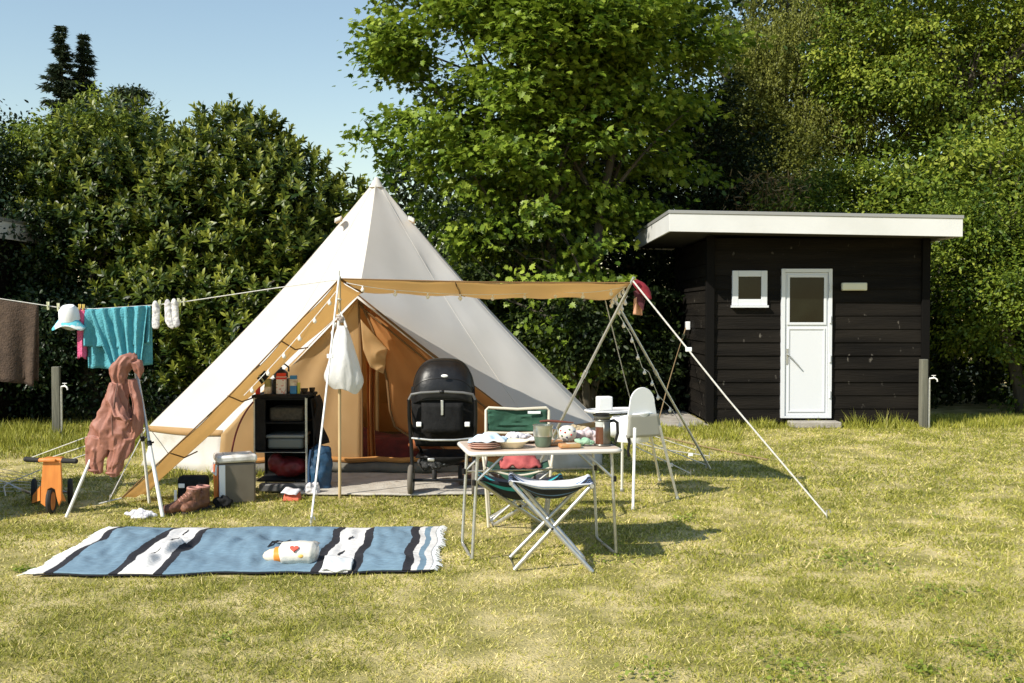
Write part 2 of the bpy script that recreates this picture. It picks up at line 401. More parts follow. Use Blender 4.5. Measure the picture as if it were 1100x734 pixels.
    for i in far:
        pts = tops[int(r.integers(len(tops)))]; e = Vector(P0[i])
        s0 = min(pts, key=lambda p: abs(p.z-min(e.z*.62, th*.97)))
        mid = (s0+e)/2+Vector((0, 0, .12*(e-s0).length)); L = (e-s0).length
        b = bez(s0, mid, e, 6); r0 = min(tr_*.4, .014*L+.012)
        tb.tube(b, [r0*(1-.85*j/6)+.003 for j in range(7)], 6)
        for q2 in range(3):
            s1 = b[2+q2]; e1 = s1+Vector(r.normal(0, 1, 3))*.16*L+(e-s0)*.14
            tb.tube([s1, (s1+e1)/2+Vector((0, 0, .03)), e1], [r0*.35, r0*.22, .002], 5)
    obj('trunk', tb, bark, t)
    return t
def lobe(px, py, Y, rx, ry, rz):
    p = W(px, py, Y); return ((p.x, p.y, p.z), (rx, ry, rz))

# laurel bushes behind the tent, left
tree('laurel_bush', 'big laurel bush with upright leaf shoots rising behind the left slope of the tent', (-4.0, 15.6, 0),
     [lobe(250, 250, 15.7, 1.45, 1.5, 1.75), lobe(255, 186, 15.8, .95, 1.1, .95), lobe(315, 250, 15.3, 1.15, 1.2, 1.15), lobe(215, 340, 15.4, 1.5, 1.3, 1.3),
      lobe(300, 370, 15.0, 1.5, 1.2, 1.3), lobe(355, 275, 15.5, .45, .8, .6), lobe(345, 400, 15.2, 1.0, 1.0, 1.1)],
     4300, 12, .17, .15, 'shoot', L_laurel, 21, (.10, 3.2), 20, 3, cat='bush', inner=.6, vmean=.46)
tree('laurel_bush', 'laurel bush behind the clothes line, left of the tall pointed laurel', (-6.3, 15.9, 0),
     [lobe(130, 190, 16.0, 1.25, 1.3, 1.1), lobe(165, 250, 15.8, 1.1, 1.3, 1.3), lobe(105, 250, 16.1, 1.2, 1.3, 1.4)],
     1400, 12, .16, .14, 'shoot', L_laurel, 22, (.09, 2.6), 14, 3, cat='bush', inner=.55, vmean=.36)
tree('holly_tree', 'dark small leaved evergreen at the left edge above the brown towel', (-8.3, 15.6, 0),
     [lobe(15, 240, 15.8, 1.8, 1.5, 1.6), lobe(30, 150, 16.2, 1.2, 1.2, .65), lobe(-80, 200, 15.8, 1.8, 1.5, 1.8), lobe(60, 340, 15.2, 2.0, 1.2, 1.2), lobe(-50, 370, 15.2, 1.8, 1.2, 1.4),
      lobe(150, 370, 15.3, 1.3, 1.0, 1.2)],
     2600, 26, .28, .07, 'leaf', L_holly, 23, (.13, 3.2), 18, 2, inner=.5, vmean=.45)
tree('beech_tree', 'light green leafy tree top between the conifers and the laurels', (-6.8, 17.6, 0),
     [lobe(105, 150, 16.5, 1.3, 1.2, .85), lobe(170, 150, 16.4, .75, .9, .45), lobe(60, 145, 16.6, .9, 1, .55), lobe(100, 115, 16.6, .5, .6, .3), lobe(110, 210, 17.6, 1.3, 1.2, 1.3)],
     800, 44, .28, .075, 'leaf', L_light, 24, (.12, 3.8), 16, 1, inner=.5, vmean=.55)
tree('hazel_tree', 'yellowish green tree top at the left edge of the picture', (-9.6, 18.5, 0),
     [lobe(-10, 135, 18.5, 1.3, 1.2, .6), lobe(-40, 210, 18.5, 2.0, 1.4, 1.4), lobe(-150, 170, 18.5, 1.5, 1.4, 1.6)],
     800, 34, .28, .08, 'leaf', L_light, 25, (.12, 3.4), 12, 1, vmean=.5)

def conifer(label, px, top_py, Y, half, seed):
    r = np.random.default_rng(seed); top = W(px, top_py, Y); H = top.z; b = Vector((top.x, Y, 0))
    t = thing('conifer_tree', label, 'tree', b, 'conifers standing far behind the hedge')
    tb = MB(); tb.tube([b, b+Vector((0, 0, H*.6)), top], [.16, .1, .01], 8); obj('trunk', tb, bark, t)
    P = []; D = []
    z = H
    while z > H*.42:
        k = (H-z)/(H*.58); rad = .05+half*min(1, (H-z)/1.6)**.85
        for j in range(int(4+5*min(1, (H-z)/1.6))):
            a = r.uniform(0, 2*math.pi); L = rad*r.uniform(.45, 1.2)
            for s in np.linspace(.1, 1, 9):
                for q in range(10):
                    P.append((b.x+math.cos(a)*L*s+r.normal(0, .035), Y+math.sin(a)*L*s+r.normal(0, .035), z+.05-.32*L*s+.3*L*s*s+r.normal(0, .03)))
                    D.append((math.cos(a)+r.normal(0, .5), math.sin(a)+r.normal(0, .5), -.3+r.normal(0, .35)))
        z -= .17
    P = np.array(P); D = np.array(D); n = len(P)
    scatter('crown', P, D, r.normal(0, 1, (n, 3)), r.uniform(.07, .2, n), ([(0, -.13, 0), (0, .13, 0), (1, 0, 0)], [(0, 1, 2)]), L_con, np.clip(r.normal(.45, .2, n), 0, 1), parent=t)
conifer('taller left one of two slim dark conifers against the sky', 66, 33, 30, .40, 31)
conifer('shorter right one of two slim dark conifers against the sky', 90, 42, 30.5, .36, 32)
tree('sparse_tree', 'thin dark tree top with bare twigs right of the two conifers', (W(140, 100, 28).x, 28, 0),
     [lobe(143, 103, 28, .42, .4, .34), lobe(128, 100, 28, .3, .3, .3)], 70, 24, .2, .09, 'leaf', L_dark, 33, (.09, 6.9), 30, 1, inner=.2)

# the big maple behind the tent
mp = [lobe(600, 205, 16.6, 1.2, 1.0, .75), lobe(680, 215, 17.0, .85, .8, .6), lobe(570, 160, 16.2, 1.0, .9, .7), lobe(510, 170, 16.4, .9, .9, .6), lobe(640, 70, 16.3, 1.2, 1.0, .7), lobe(720, 170, 17.0, .6, .7, .5), lobe(640, 300, 16.0, .55, .4, .14), lobe(600, 345, 15.7, .5, .35, .12), lobe(650, 370, 15.9, .45, .3, .12), lobe(560, 300, 15.6, .5, .4, .14), lobe(625, 260, 16.1, .6, .4, .14), lobe(455, 60, 16.95, 0.98, 1.09, 0.98), lobe(455, 150, 16.75, 0.87, 1.09, 0.68), lobe(430, 185, 16.75, 0.46, 0.55, 0.39), lobe(425, 75, 16.85, 0.41, 0.55, 0.33), lobe(428, 20, 17.05, 0.31, 0.44, 0.27),
      lobe(480, 215, 16.85, 0.82, 0.98, 0.6), lobe(540, 100, 16.45, 1.31, 1.42, 1.31), lobe(600, 20, 16.85, 2.07, 1.85, 1.31), lobe(650, 125, 16.85, 1.42, 1.31, 0.98), lobe(560, 215, 16.25, 0.98, 1.09, 0.65),
      lobe(720, 30, 16.85, 1.2, 1.42, 0.87), lobe(730, 110, 17.05, 0.71, 0.98, 0.55), lobe(540, -60, 17.05, 2.62, 2.18, 1.31), lobe(610, 290, 16.8, 0.87, 0.76, 0.65), lobe(650, 240, 17.1, 0.65, 0.65, 0.38), lobe(590, 375, 16.65, 0.93, 0.65, 0.71), lobe(655, 330, 16.9, 0.71, 0.65, 0.55), lobe(540, 250, 16.65, 0.87, 0.76, 0.65),
      lobe(735, 190, 16.85, 0.44, 0.55, 0.22), lobe(560, 310, 16.75, 0.98, 0.76, 0.76), lobe(640, 345, 17.25, 0.65, 0.55, 0.65), lobe(505, 285, 17.05, 0.55, 0.65, 0.65), lobe(650, 425, 17.1, 0.65, 0.55, 0.38)]
tree('maple_tree', 'big bright green maple with several trunks rising behind the tent', (.8, 17.0, 0), mp, 3100, 24, .31, .112, 'maple', L_maple, 41, (.085, 6.5), 80, 5, inner=.5, vmean=.48, flat=.4, spread=.28)
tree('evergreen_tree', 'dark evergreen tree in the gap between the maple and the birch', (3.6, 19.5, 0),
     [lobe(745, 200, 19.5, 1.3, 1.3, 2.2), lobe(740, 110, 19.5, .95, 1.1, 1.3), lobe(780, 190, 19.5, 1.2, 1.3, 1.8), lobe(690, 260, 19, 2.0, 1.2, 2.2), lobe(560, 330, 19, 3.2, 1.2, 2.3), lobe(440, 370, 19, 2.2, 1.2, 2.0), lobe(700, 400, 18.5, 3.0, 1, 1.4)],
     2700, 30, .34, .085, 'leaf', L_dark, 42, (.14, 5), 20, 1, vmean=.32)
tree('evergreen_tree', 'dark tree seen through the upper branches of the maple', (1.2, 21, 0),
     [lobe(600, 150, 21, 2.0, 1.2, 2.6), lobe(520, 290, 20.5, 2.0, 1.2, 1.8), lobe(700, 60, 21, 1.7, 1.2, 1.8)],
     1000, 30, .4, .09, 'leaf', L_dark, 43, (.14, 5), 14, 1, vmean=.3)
tree('elder_bush', 'dark green bush in front of the maple trunks between the tent and the hut', (1.1, 16.2, 0),
     [lobe(600, 340, 16.2, 1.0, .7, .75), lobe(640, 400, 16.3, .9, .6, .6), lobe(540, 330, 16.2, .9, .6, .7), lobe(560, 250, 16.3, .6, .5, .5), lobe(690, 370, 16.8, .5, .5, .6)],
     620, 30, .26, .09, 'leaf', L_dark, 44, (.06, 2), 14, 3, cat='bush', vmean=.5)
# right hand wood
tree('birch_tree', 'olive green weeping birch above the roof of the hut', (6.0, 23, 0),
     [lobe(850, 60, 23, 1.5, 1.2, 1.5), lobe(880, 120, 22.6, 1.4, 1.2, 1.0), lobe(835, 130, 22.8, 1.0, 1, 1.3), lobe(870, -20, 23, 1.6, 1.2, 1.0)],
     2000, 36, .8, .06, 'weep', L_birch, 51, (.09, 8), 12, 1, inner=.5, vmean=.5)
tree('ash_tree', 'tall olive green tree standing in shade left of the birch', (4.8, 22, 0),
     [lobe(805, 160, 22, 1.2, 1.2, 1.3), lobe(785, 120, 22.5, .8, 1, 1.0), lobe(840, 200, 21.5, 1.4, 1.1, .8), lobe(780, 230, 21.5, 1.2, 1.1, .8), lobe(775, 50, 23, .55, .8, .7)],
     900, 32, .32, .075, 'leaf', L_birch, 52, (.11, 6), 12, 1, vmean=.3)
tree('oak_tree', 'large yellowish green leafy tree right of the birch', (9.0, 22, 0),
     [lobe(1010, 60, 22, 2.2, 1.6, 1.7), lobe(960, 120, 21.6, 1.6, 1.4, 1.3), lobe(1060, 130, 21.6, 1.8, 1.4, 1.5), lobe(1000, -10, 22.3, 2.6, 1.6, 1.2), lobe(930, 60, 22, 1.2, 1.2, 1.2), lobe(1120, 40, 22, 2, 1.4, 2)],
     1250, 50, .34, .095, 'leaf', L_light, 53, (.2, 7), 26, 1, inner=.6, vmean=.48, spread=.42)
tree('chestnut_tree', 'broad leaved pale green tree behind the right end of the hut roof', (8.6, 19, 0),
     [lobe(1000, 215, 19, 1.3, 1.2, .9), lobe(1050, 190, 19, 1.3, 1.2, 1.1), lobe(950, 200, 19.5, .9, 1.0, .7), lobe(1110, 220, 19, 1.4, 1.2, 1.5)],
     620, 38, .32, .11, 'leaf', L_light, 54, (.16, 4.5), 20, 1, inner=.6, vmean=.46, spread=.42)
tree('ivy_thicket', 'ivy covered thicket rising directly behind the hut roof', (6.2, 19.2, 0),
     [lobe(900, 225, 19.2, 1.6, 1.0, .6), lobe(870, 200, 19.5, 1.3, 1.0, .7), lobe(830, 240, 19.2, 1.3, 1, .6), lobe(960, 235, 19, 1.2, 1, .6), lobe(900, 330, 19.2, 3, .8, 1.6)],
     700, 40, .26, .075, 'leaf', L_light, 55, (.1, 3), 14, 2, cat='bush', inner=.6, vmean=.42, spread=.4)
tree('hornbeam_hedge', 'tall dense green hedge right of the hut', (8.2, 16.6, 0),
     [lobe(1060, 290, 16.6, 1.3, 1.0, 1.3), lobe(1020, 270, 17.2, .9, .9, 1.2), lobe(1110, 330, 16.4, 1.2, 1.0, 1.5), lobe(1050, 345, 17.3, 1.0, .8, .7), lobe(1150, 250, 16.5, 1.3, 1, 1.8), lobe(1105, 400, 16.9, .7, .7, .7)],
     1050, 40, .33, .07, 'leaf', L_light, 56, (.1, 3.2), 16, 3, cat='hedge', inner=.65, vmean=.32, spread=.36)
# dry stalks over the hut roof
def stalks():
    r = np.random.default_rng(9); b = G(822, 400); b = Vector((W(822, 220, 18.6).x, 18.6, 0))
    t = thing('dry_reeds', 'tall brown dry stalks sticking up behind the hut roof', 'plant', b); mbx = MB()
    for i in range(34):
        x = r.normal(0, .22); e = b+Vector((x+r.normal(0, .28), r.normal(0, .2), r.uniform(2.9, 4.1)))
        mbx.tube([b+Vector((x*.6, 0, 0)), b+Vector((x, 0, 2)), e], [.02, .015, .006], 5)
    obj('stalks', mbx, L_brown, t)
    n = 900; P = np.stack([b.x+r.normal(0, .4, n), 18.6+r.normal(0, .25, n), r.uniform(2.6, 4.0, n)], 1)
    scatter('dry_leaves', P, r.normal(0, 1, (n, 3))+[0, 0, .6], r.normal(0, 1, (n, 3)), r.uniform(.06, .16, n), NEEDLE, L_brown, np.clip(r.normal(.5, .25, n), 0, 1), parent=t)
stalks()
CLOVER = ([(0, 0, 0), (.5, .45, .1), (1, 0, .05), (.5, -.45, .1)], [(0, 3, 2, 1)])
def weeds():
    r = np.random.default_rng(77); P = []
    for k in range(45):
        y = 4.2+10*r.random()**1.6; x = r.uniform(-.55, .55)*y; n = int(r.integers(25, 110)); s = r.uniform(.03, .13)
        P.append(np.stack([x+r.normal(0, s, n), y+r.normal(0, s, n), np.abs(r.normal(.018, .008, n))], 1))
    P = np.concatenate(P); ok = np.ones(len(P), bool)
    for q in no_grass: ok &= ~inside_quad(P[:, 0], P[:, 1], q)
    P = P[ok]; n = len(P)
    o = scatter('clover', P, r.normal(0, 1, (n, 3))*[1, 1, .25], r.normal(0, .35, (n, 3))+[0, 0, 1], r.uniform(.012, .03, n), CLOVER, L_weed, np.clip(r.normal(.45, .25, n), 0, 1))
    tag(o, 'small patches of clover and broad leaved weeds in the lawn', 'clover', kind='stuff')
L_weed = leafmat('clover leaves', (.14, .19, .025), (.24, .30, .04), (.34, .40, .08), .5, .3, .3)
weeds()
def far_wood(name, label, x0, x1, Y, z1, n, seed, thick=1.5, lm=L_dark, size=.17, edge=0):
    r = np.random.default_rng(seed); x = r.uniform(x0, x1, n); z = z1*r.random(n)**.9
    lim = z1*(.72+.28*vnoise(x, x*0+seed, 1.4, seed)); k = z < lim; x, z = x[k], z[k]; n = len(x)
    P = np.stack([x, Y+r.uniform(-thick, thick, n), z], 1)
    P += (vnoise(x, z, .5, seed+3)[:, None]-.5)*np.array([[0, 1.2, 0]])
    o = scatter(name, P, r.normal(0, 1, (n, 3)), r.normal(0, .6, (n, 3))+[-.2, -.5, .6], size*r.uniform(.5, 1.2, n), OVAL, lm, np.clip(r.normal(.35, .22, n), 0, 1))
    tag(o, label, 'wood', kind='stuff')
far_wood('distant_wood', 'dark mass of wood far behind the hut and the right hand trees', 5.2, 20, 26, 12.5, 70000, 71)
far_wood('distant_wood', 'dark mass of wood low behind the maple', -3, 6, 25, 6.5, 34000, 72)
far_wood('distant_wood', 'dark undergrowth low behind the laurels', -16, -3, 18.8, 3.6, 34000, 73, .8)
far_wood('undergrowth', 'dark undergrowth behind the tent and beside the hut', -3.5, 2.7, 17.2, 2.3, 26000, 74, .5, L_dark, .12)
far_wood('undergrowth', 'dark undergrowth behind the right hand post', 5.9, 12, 18.2, 3.2, 24000, 75, .5, L_dark, .12)
# ================================================================ THE HUT
boards_m = mat('black stained boards', (.0050, .0042, .0034), .75, (.014, .0115, .0088), 2.2, .5, 22, stretch=(.25, .25, 3), spec=.12)
def board_material():
    N = boards_m.node_tree.nodes; L = boards_m.node_tree.links; b = N['Principled BSDF']
    tc = N.new('ShaderNodeTexCoord'); mp = N.new('ShaderNodeMapping'); mp.inputs['Scale'].default_value = (1.0, 1.0, .45)
    nzz = N.new('ShaderNodeTexNoise'); nzz.inputs['Scale'].default_value = 13; nzz.inputs['Detail'].default_value = 3
    mr = N.new('ShaderNodeMapRange'); mr.inputs[1].default_value = .69; mr.inputs[2].default_value = .80
    mx = N.new('ShaderNodeMix'); mx.data_type = 'RGBA'; mx.inputs[7].default_value = (.16, .145, .12, 1)
    old = b.inputs['Base Color'].links[0].from_socket
    L.new(tc.outputs['Object'], mp.inputs[0]); L.new(mp.outputs[0], nzz.inputs['Vector']); L.new(nzz.outputs[0], mr.inputs[0])
    L.new(mr.outputs[0], mx.inputs[0]); L.new(old, mx.inputs[6]); L.new(mx.outputs[2], b.inputs['Base Color'])
board_material()
fascia_m = mat('white fascia paint', (.66, .66, .65), .5, (.58, .58, .56), 1.2, .05, 30)
trim_m = mat('grey metal roof trim', (.34, .34, .33), .5, metal=.4)
soffit_m = mat('dark soffit', (.05, .045, .04), .8)
upvc = mat('white door and window frame', (.64, .66, .69), .35)
pane_m = mat('dark window pane', (.010, .013, .008), .1, (.004, .005, .003), 2.5, spec=.3)
concrete = mat('concrete slab', (.42, .39, .34), .9, (.30, .27, .23), 5, .4, 40)
lamp_m = mat('cream lamp cover', (.66, .64, .50), .4)
postwood = mat('weathered post', (.17, .165, .125), .85, (.10, .098, .075), 6, .5, 30, stretch=(1, 1, .15))
HX0, HX1, HY, HY1 = 2.80, 5.80, 14.8, 17.6
def build_hut(loc):
    t = thing('wooden_hut', 'black boarded hut with white door, small window and flat white edged roof', 'hut', loc)
    front = MB(); left = MB(); right = MB(); back = MB()
    n = 14; bh = .187
    for i in range(n):
        z = .06+i*bh; jit = .004*math.sin(i*5.3)
        def lap(m, a, b, out):
            o = Vector(out); h = bh+.02
            if z+h > 2.64: h = 2.64-z
            A = Vector(a)+Vector((0, 0, z)); B = Vector(b)+Vector((0, 0, z)); up = Vector((0, 0, h))
            k = .026+jit
            m.add([A+o*k, B+o*k, B+o*.006+up, A+o*.006+up, A-o*.02, B-o*.02, B-o*.02+up, A-o*.02+up],
                  [(0, 1, 2, 3), (0, 4, 5, 1), (3, 2, 6, 7), (4, 7, 6, 5), (0, 3, 7, 4), (1, 5, 6, 2)])
        lap(front, (HX0+.03, HY, 0), (HX1-.03, HY, 0), (0, -1, 0))
        lap(left, (HX0, HY1, 0), (HX0, HY+.03, 0), (-1, 0, 0)); lap(right, (HX1, HY+.03, 0), (HX1, HY1, 0), (1, 0, 0)); lap(back, (HX1, HY1, 0), (HX0, HY1, 0), (0, 1, 0))
    for m in (front, left, right, back): obj('wall', m, boards_m, t, smooth=False)
    for x, y in ((HX0-.02, HY-.01), (HX1+.0, HY-.01), (HX0-.02, HY1), (HX1, HY1)):
        obj('corner_post', MB().box((x, y, 1.34), (.11, .11, 2.66)), mat('black post', (.003, .0025, .002), .8, spec=.15) if 'black post' not in MATS else MATS['black post'], t, bevel=.004)
    # roof, its front edge falling slightly to the right
    a, b, c, d = 2.10, 6.02, 14.08, 18.0
    zt = lambda x: 2.965-.018*(x-a); m = MB()
    def slab(mb, x0, x1, y0, y1, dz0, dz1):
        vs = [(x0, y0, zt(x0)+dz0), (x1, y0, zt(x1)+dz0), (x1, y1, zt(x1)+dz0), (x0, y1, zt(x0)+dz0), (x0, y0, zt(x0)+dz1), (x1, y0, zt(x1)+dz1), (x1, y1, zt(x1)+dz1), (x0, y1, zt(x0)+dz1)]
        mb.add(vs, [(3,2,1,0),(4,5,6,7),(0,1,5,4),(1,2,6,5),(2,3,7,6),(3,0,4,7)])
    slab(m, a+.03, b-.03, c+.03, d-.03, -.26, -.05); rf = obj('roof', m, soffit_m, t, smooth=False)
    m = MB(); slab(m, a, b, c, c+.028, -.285, -.045); slab(m, a, a+.028, c+.0285, d-.0285, -.285, -.045); slab(m, b-.028, b, c+.0285, d-.0285, -.285, -.045); slab(m, a, b, d-.028, d, -.285, -.045)
    obj('fascia', m, fascia_m, rf, smooth=False, bevel=.003)
    m = MB(); slab(m, a-.012, b+.012, c-.012, c+.06, -.044, 0); slab(m, a-.012, a+.06, c+.0605, d-.0605, -.044, 0); slab(m, b-.06, b+.012, c+.0605, d-.0605, -.044, 0); slab(m, a-.012, b+.012, d-.06, d+.012, -.044, 0)
    obj('roof_trim', m, trim_m, rf, smooth=False, bevel=.003)
    m = MB(); slab(m, a+.061, b-.061, c+.061, d-.061, -.049, -.02); obj('roofing_felt', m, soffit_m, rf, smooth=False)
    # door
    yf = HY-.045; x0, x1, z0, z1 = 3.775, 4.485, .115, 2.21
    dr = obj('door', MB().boxab((x0+.055, yf, z0+.03), (x1-.055, yf+.035, z1-.055)), upvc, t, smooth=False, bevel=.004)
    m = MB(); 
    m.boxab((x0, yf-.02, z0), (x0+.052, yf+.045, z1)); m.boxab((x1-.052, yf-.02, z0), (x1, yf+.045, z1)); m.boxab((x0+.0525, yf-.02, z1-.052), (x1-.0525, yf+.045, z1)); m.boxab((x0+.0525, yf-.02, z0), (x1-.0525, yf+.045, z0+.028))
    obj('door_frame', m, upvc, t, smooth=False, bevel=.003)
    gx0, gx1, gz0, gz1 = x0+.115, x1-.115, 1.46, 2.09
    m = MB(); w = .035
    for (p, q) in (((gx0-w, gz0-w), (gx0, gz1+w)), ((gx1, gz0-w), (gx1+w, gz1+w)), ((gx0+.0005, gz1), (gx1-.0005, gz1+w)), ((gx0+.0005, gz0-w), (gx1-.0005, gz0))):
        m.boxab((p[0], yf-.016, p[1]), (q[0], yf-.0005, q[1]))
    obj('glazing_frame', m, upvc, dr, smooth=False, bevel=.002)
    obj('pane', MB().boxab((gx0, yf-.006, gz0), (gx1, yf-.001, gz1)), pane_m, dr, smooth=False)
    m = MB(); pz0, pz1 = .22, 1.36
    for (p, q) in (((gx0-.02, pz0-.02), (gx0, pz1+.02)), ((gx1, pz0-.02), (gx1+.02, pz1+.02)), ((gx0+.0005, pz1), (gx1-.0005, pz1+.02)), ((gx0+.0005, pz0-.02), (gx1-.0005, pz0))):
        m.boxab((p[0], yf-.012, p[1]), (q[0], yf-.0005, q[1]))
    obj('panel_moulding', m, upvc, dr, smooth=False, bevel=.002)
    hz = .98; hx = x0+.088
    m = MB(); m.boxab((hx-.016, yf-.012, hz-.11), (hx+.016, yf-.0005, hz+.11)); m.tube([(hx, yf-.01, hz+.03), (hx, yf-.055, hz+.03)], .011, 8)
    m.tube([(hx, yf-.055, hz+.03), (hx+.03, yf-.058, hz+.0), (hx+.16, yf-.05, hz-.14)], .010, 8)
    obj('handle', m, alu, dr)
    for z in (.45, .95, 1.5, 1.95): obj('hinge', MB().tube([(x1-.03, yf-.032, z-.05), (x1-.03, yf-.032, z+.05)], .014, 8), upvc, dr)
    # window
    x0, x1, z0, z1 = 3.085, 3.575, 1.70, 2.185
    m = MB(); w = .085
    m.boxab((x0, yf-.02, z0), (x0+w, yf+.04, z1)); m.boxab((x1-w, yf-.02, z0), (x1, yf+.04, z1)); m.boxab((x0+w+.0005, yf-.02, z1-w), (x1-w-.0005, yf+.04, z1)); m.boxab((x0+w+.0005, yf-.02, z0), (x1-w-.0005, yf+.04, z0+w))
    wf = obj('window', m, upvc, t, smooth=False, bevel=.006)
    obj('sill', MB().boxab((x0-.015, yf-.05, z0-.035), (x1+.015, yf+.03, z0-.002)), upvc, wf, smooth=False, bevel=.005)
    obj('pane', MB().boxab((x0+w, yf-.002, z0+w), (x1-w, yf+.01, z1-w)), pane_m, wf, smooth=False)
    # lamp and socket
    lm = W(918, 308, HY-.08)
    obj('wall_lamp', MB().boxab((lm.x-.175, yf-.055, lm.z-.055), (lm.x+.175, yf+.02, lm.z+.055)), lamp_m, t, bevel=.015)
    return t
hut = build_hut((4.3, 14.8, 0))
hut2 = copy_tree(hut); hut2.location = (-8.68, 14.35, 0)
hut2['label'] = 'another hut of which only the pale corner of the roof shows at the left edge'
hut['group'] = hut2['group'] = 'black holiday huts with flat white edged roofs'
tag(obj('concrete_slab', MB().prism([(2.0, 14.66, 0), (2.75, 14.66, 0), (2.75, 17.5, 0), (1.9, 16.2, 0)], (0, 0, .035)), concrete, smooth=False, bevel=.01), 'pale concrete slab in the grass beside the left wall of the hut', 'slab')
st = MB(); st.boxab((3.86, 14.48, 0), (4.55, 14.73, .085)); tag(obj('door_step', st, concrete, smooth=False, bevel=.012), 'low grey brown stone step in front of the white hut door', 'step')

def tap_post(px, py0, py1, label, h_side, seed):
    b = G(px, py1) if px < 500 else Vector((W(px, 457, 14.55).x, 14.55, 0)); top = W(px, py0, b.y).z
    t = thing('tap_post', label, 'post', b)
    m = MB().box((b.x, b.y, top/2-.02), (.095, .085, top+.04), rz=.2); obj('post', m, postwood, t, smooth=False, bevel=.008)
    k = MB(); k.tube([(b.x+h_side*.075, b.y-.02, 0), (b.x+h_side*.075, b.y-.02, top*.72)], .014, 8); obj('pipe', k, alu, t)
    k = MB(); z = top*.72; x = b.x+h_side*.075
    k.tube([(x, b.y-.02, z), (x+.06, b.y-.05, z+.01), (x+.09, b.y-.06, z-.01), (x+.095, b.y-.06, z-.04)], [.010, .012, .010, .009], 8)
    k.tube([(x+.05, b.y-.04, z+.01), (x+.05, b.y-.04, z+.04)], .005, 6); k.box((x+.05, b.y-.04, z+.043), (.055, .012, .009))
    obj('tap', k, whitemetal, t)
    return t
tap_post(61, 394, 470, 'weathered wooden post with a tap in front of the laurel hedge on the left', 1, 1)
tap_post(991.5, 386, 457, 'pale grey wooden post with a white tap at the right corner of the hut', 1, 2)
# socket on the hut's side wall, with the cable running to the awning
t = thing('power_cable', 'tan cable hanging from a white socket on the side wall of the hut', 'cable', (2.7, 15.6, 0))
s = W(733, 350, 16.4); s.x = HX0-.06
obj('socket', MB().box(s, (.06, .14, .13)), whitepl, t, bevel=.008)
g0 = G(704, 470); cm = mat('tan cable', (.26, .18, .09), .7)
obj('cable', MB().tube([s+Vector((-.03, 0, -.03))]+bez(s+Vector((-.1, -.1, -.2)), W(716, 415, 14), Vector((g0.x, g0.y, .03)), 12)+[g0+Vector((.5, -1.3, .02)), g0+Vector((.9, -2.2, .02))], .008, 6), cm, t)

# ================================================================ THE BELL TENT
C0 = Vector((-1.48, 11.53, 0)); APEX = Vector((-1.48, 11.53, 3.05)); EH = .42
def ring(a, r, z): return Vector((C0.x+r*math.cos(R(a)), C0.y+r*math.sin(R(a)), z))
E = [Vector((-2.86, 10.40, .42)), Vector((-3.78, 10.93, .41))]+[ring(a, 2.42, EH) for a in (162, 130, 98, 66, 34, 5)]+[Vector((.86, 10.95, .45)), Vector((.22, 10.36, .42))]
PK = Vector((-1.46, 10.0, 1.75))
BASE = [C0+(Vector((e.x, e.y, 0))-C0)*1.035 for e in E]; BASE[0] = Vector((-2.92, 10.36, 0)); BASE[-1] = Vector((.27, 10.31, 0))
tent = thing('bell_tent', 'large cream cotton bell tent with its doorway open', 'tent', C0)
roof = MB()
def seam_dir(e):
    h = Vector((e.x-C0.x, e.y-C0.y, 0)).normalized()
    return (h*.75+Vector((0, 0, .66))).normalized()
def tri_panel(mb, top, a, b, sag=.05, n=26, m=8, inset=0.0):
    nA, nB = seam_dir(a), seam_dir(b)
    def f(u, v):
        nrm = nA.lerp(nB, v)
        p = top.lerp(a.lerp(b, v), u)
        s = math.sin(math.pi*min(1, u))*sag+math.sin(math.pi*v)*u*.018
        wr = .030*nz(p+Vector((3, 1, 2)), 2.3)+.006*nz(p, 6)*u+.010*u**5*math.sin(v*26+2*nz(p, 3))
        # folds running down from the seams
        return p-nrm*(s+inset-wr*min(1, 6*v*(1-v)))
    return mb.grid(f, n, m)
for i in range(len(E)-1): tri_panel(roof, APEX, E[i], E[i+1], .06)
# front: two panels falling from the ridge to the A-frame
def quad_panel(mb, a, b, c, n=26, m=10, sag=.04, inset=0.0):
    tri_panel(mb, a, b, c, sag, n, m, inset)
def ridge_panel(mb, e, inset=0.0):
    nrm = (PK-APEX).cross(e-APEX).normalized()
    if nrm.z < 0: nrm = -nrm
    def f(u, v):     # u from apex outwards, v from ridge to the seam above the corner
        a = APEX.lerp(PK, u)-Vector((0, 0, .07))*math.sin(math.pi*u)*1.0
        b = APEX.lerp(e, u)-seam_dir(e)*.06*math.sin(math.pi*u)
        p = a.lerp(b, v); return p-nrm*(.05*math.sin(math.pi*v)*u*(1.1-u)+inset-.010*nz(p, 2.5)*min(1, 6*v*(1-v)))
    return mb.grid(f, 26, 14)
ridge_panel(roof, E[0]); ridge_panel(roof, E[-1])
ro = obj('roof', roof, canvas, tent, ang=75)
import bmesh
bmx = bmesh.new(); bmx.from_mesh(ro.data); bmesh.ops.remove_doubles(bmx, verts=bmx.verts, dist=.004); bmesh.ops.recalc_face_normals(bmx, faces=bmx.faces); bmx.to_mesh(ro.data); bmx.free()
ro.data.polygons.foreach_set('use_smooth', [True]*len(ro.data.polygons)); ro.data.set_sharp_from_angle(angle=R(75)); ro.data.update()
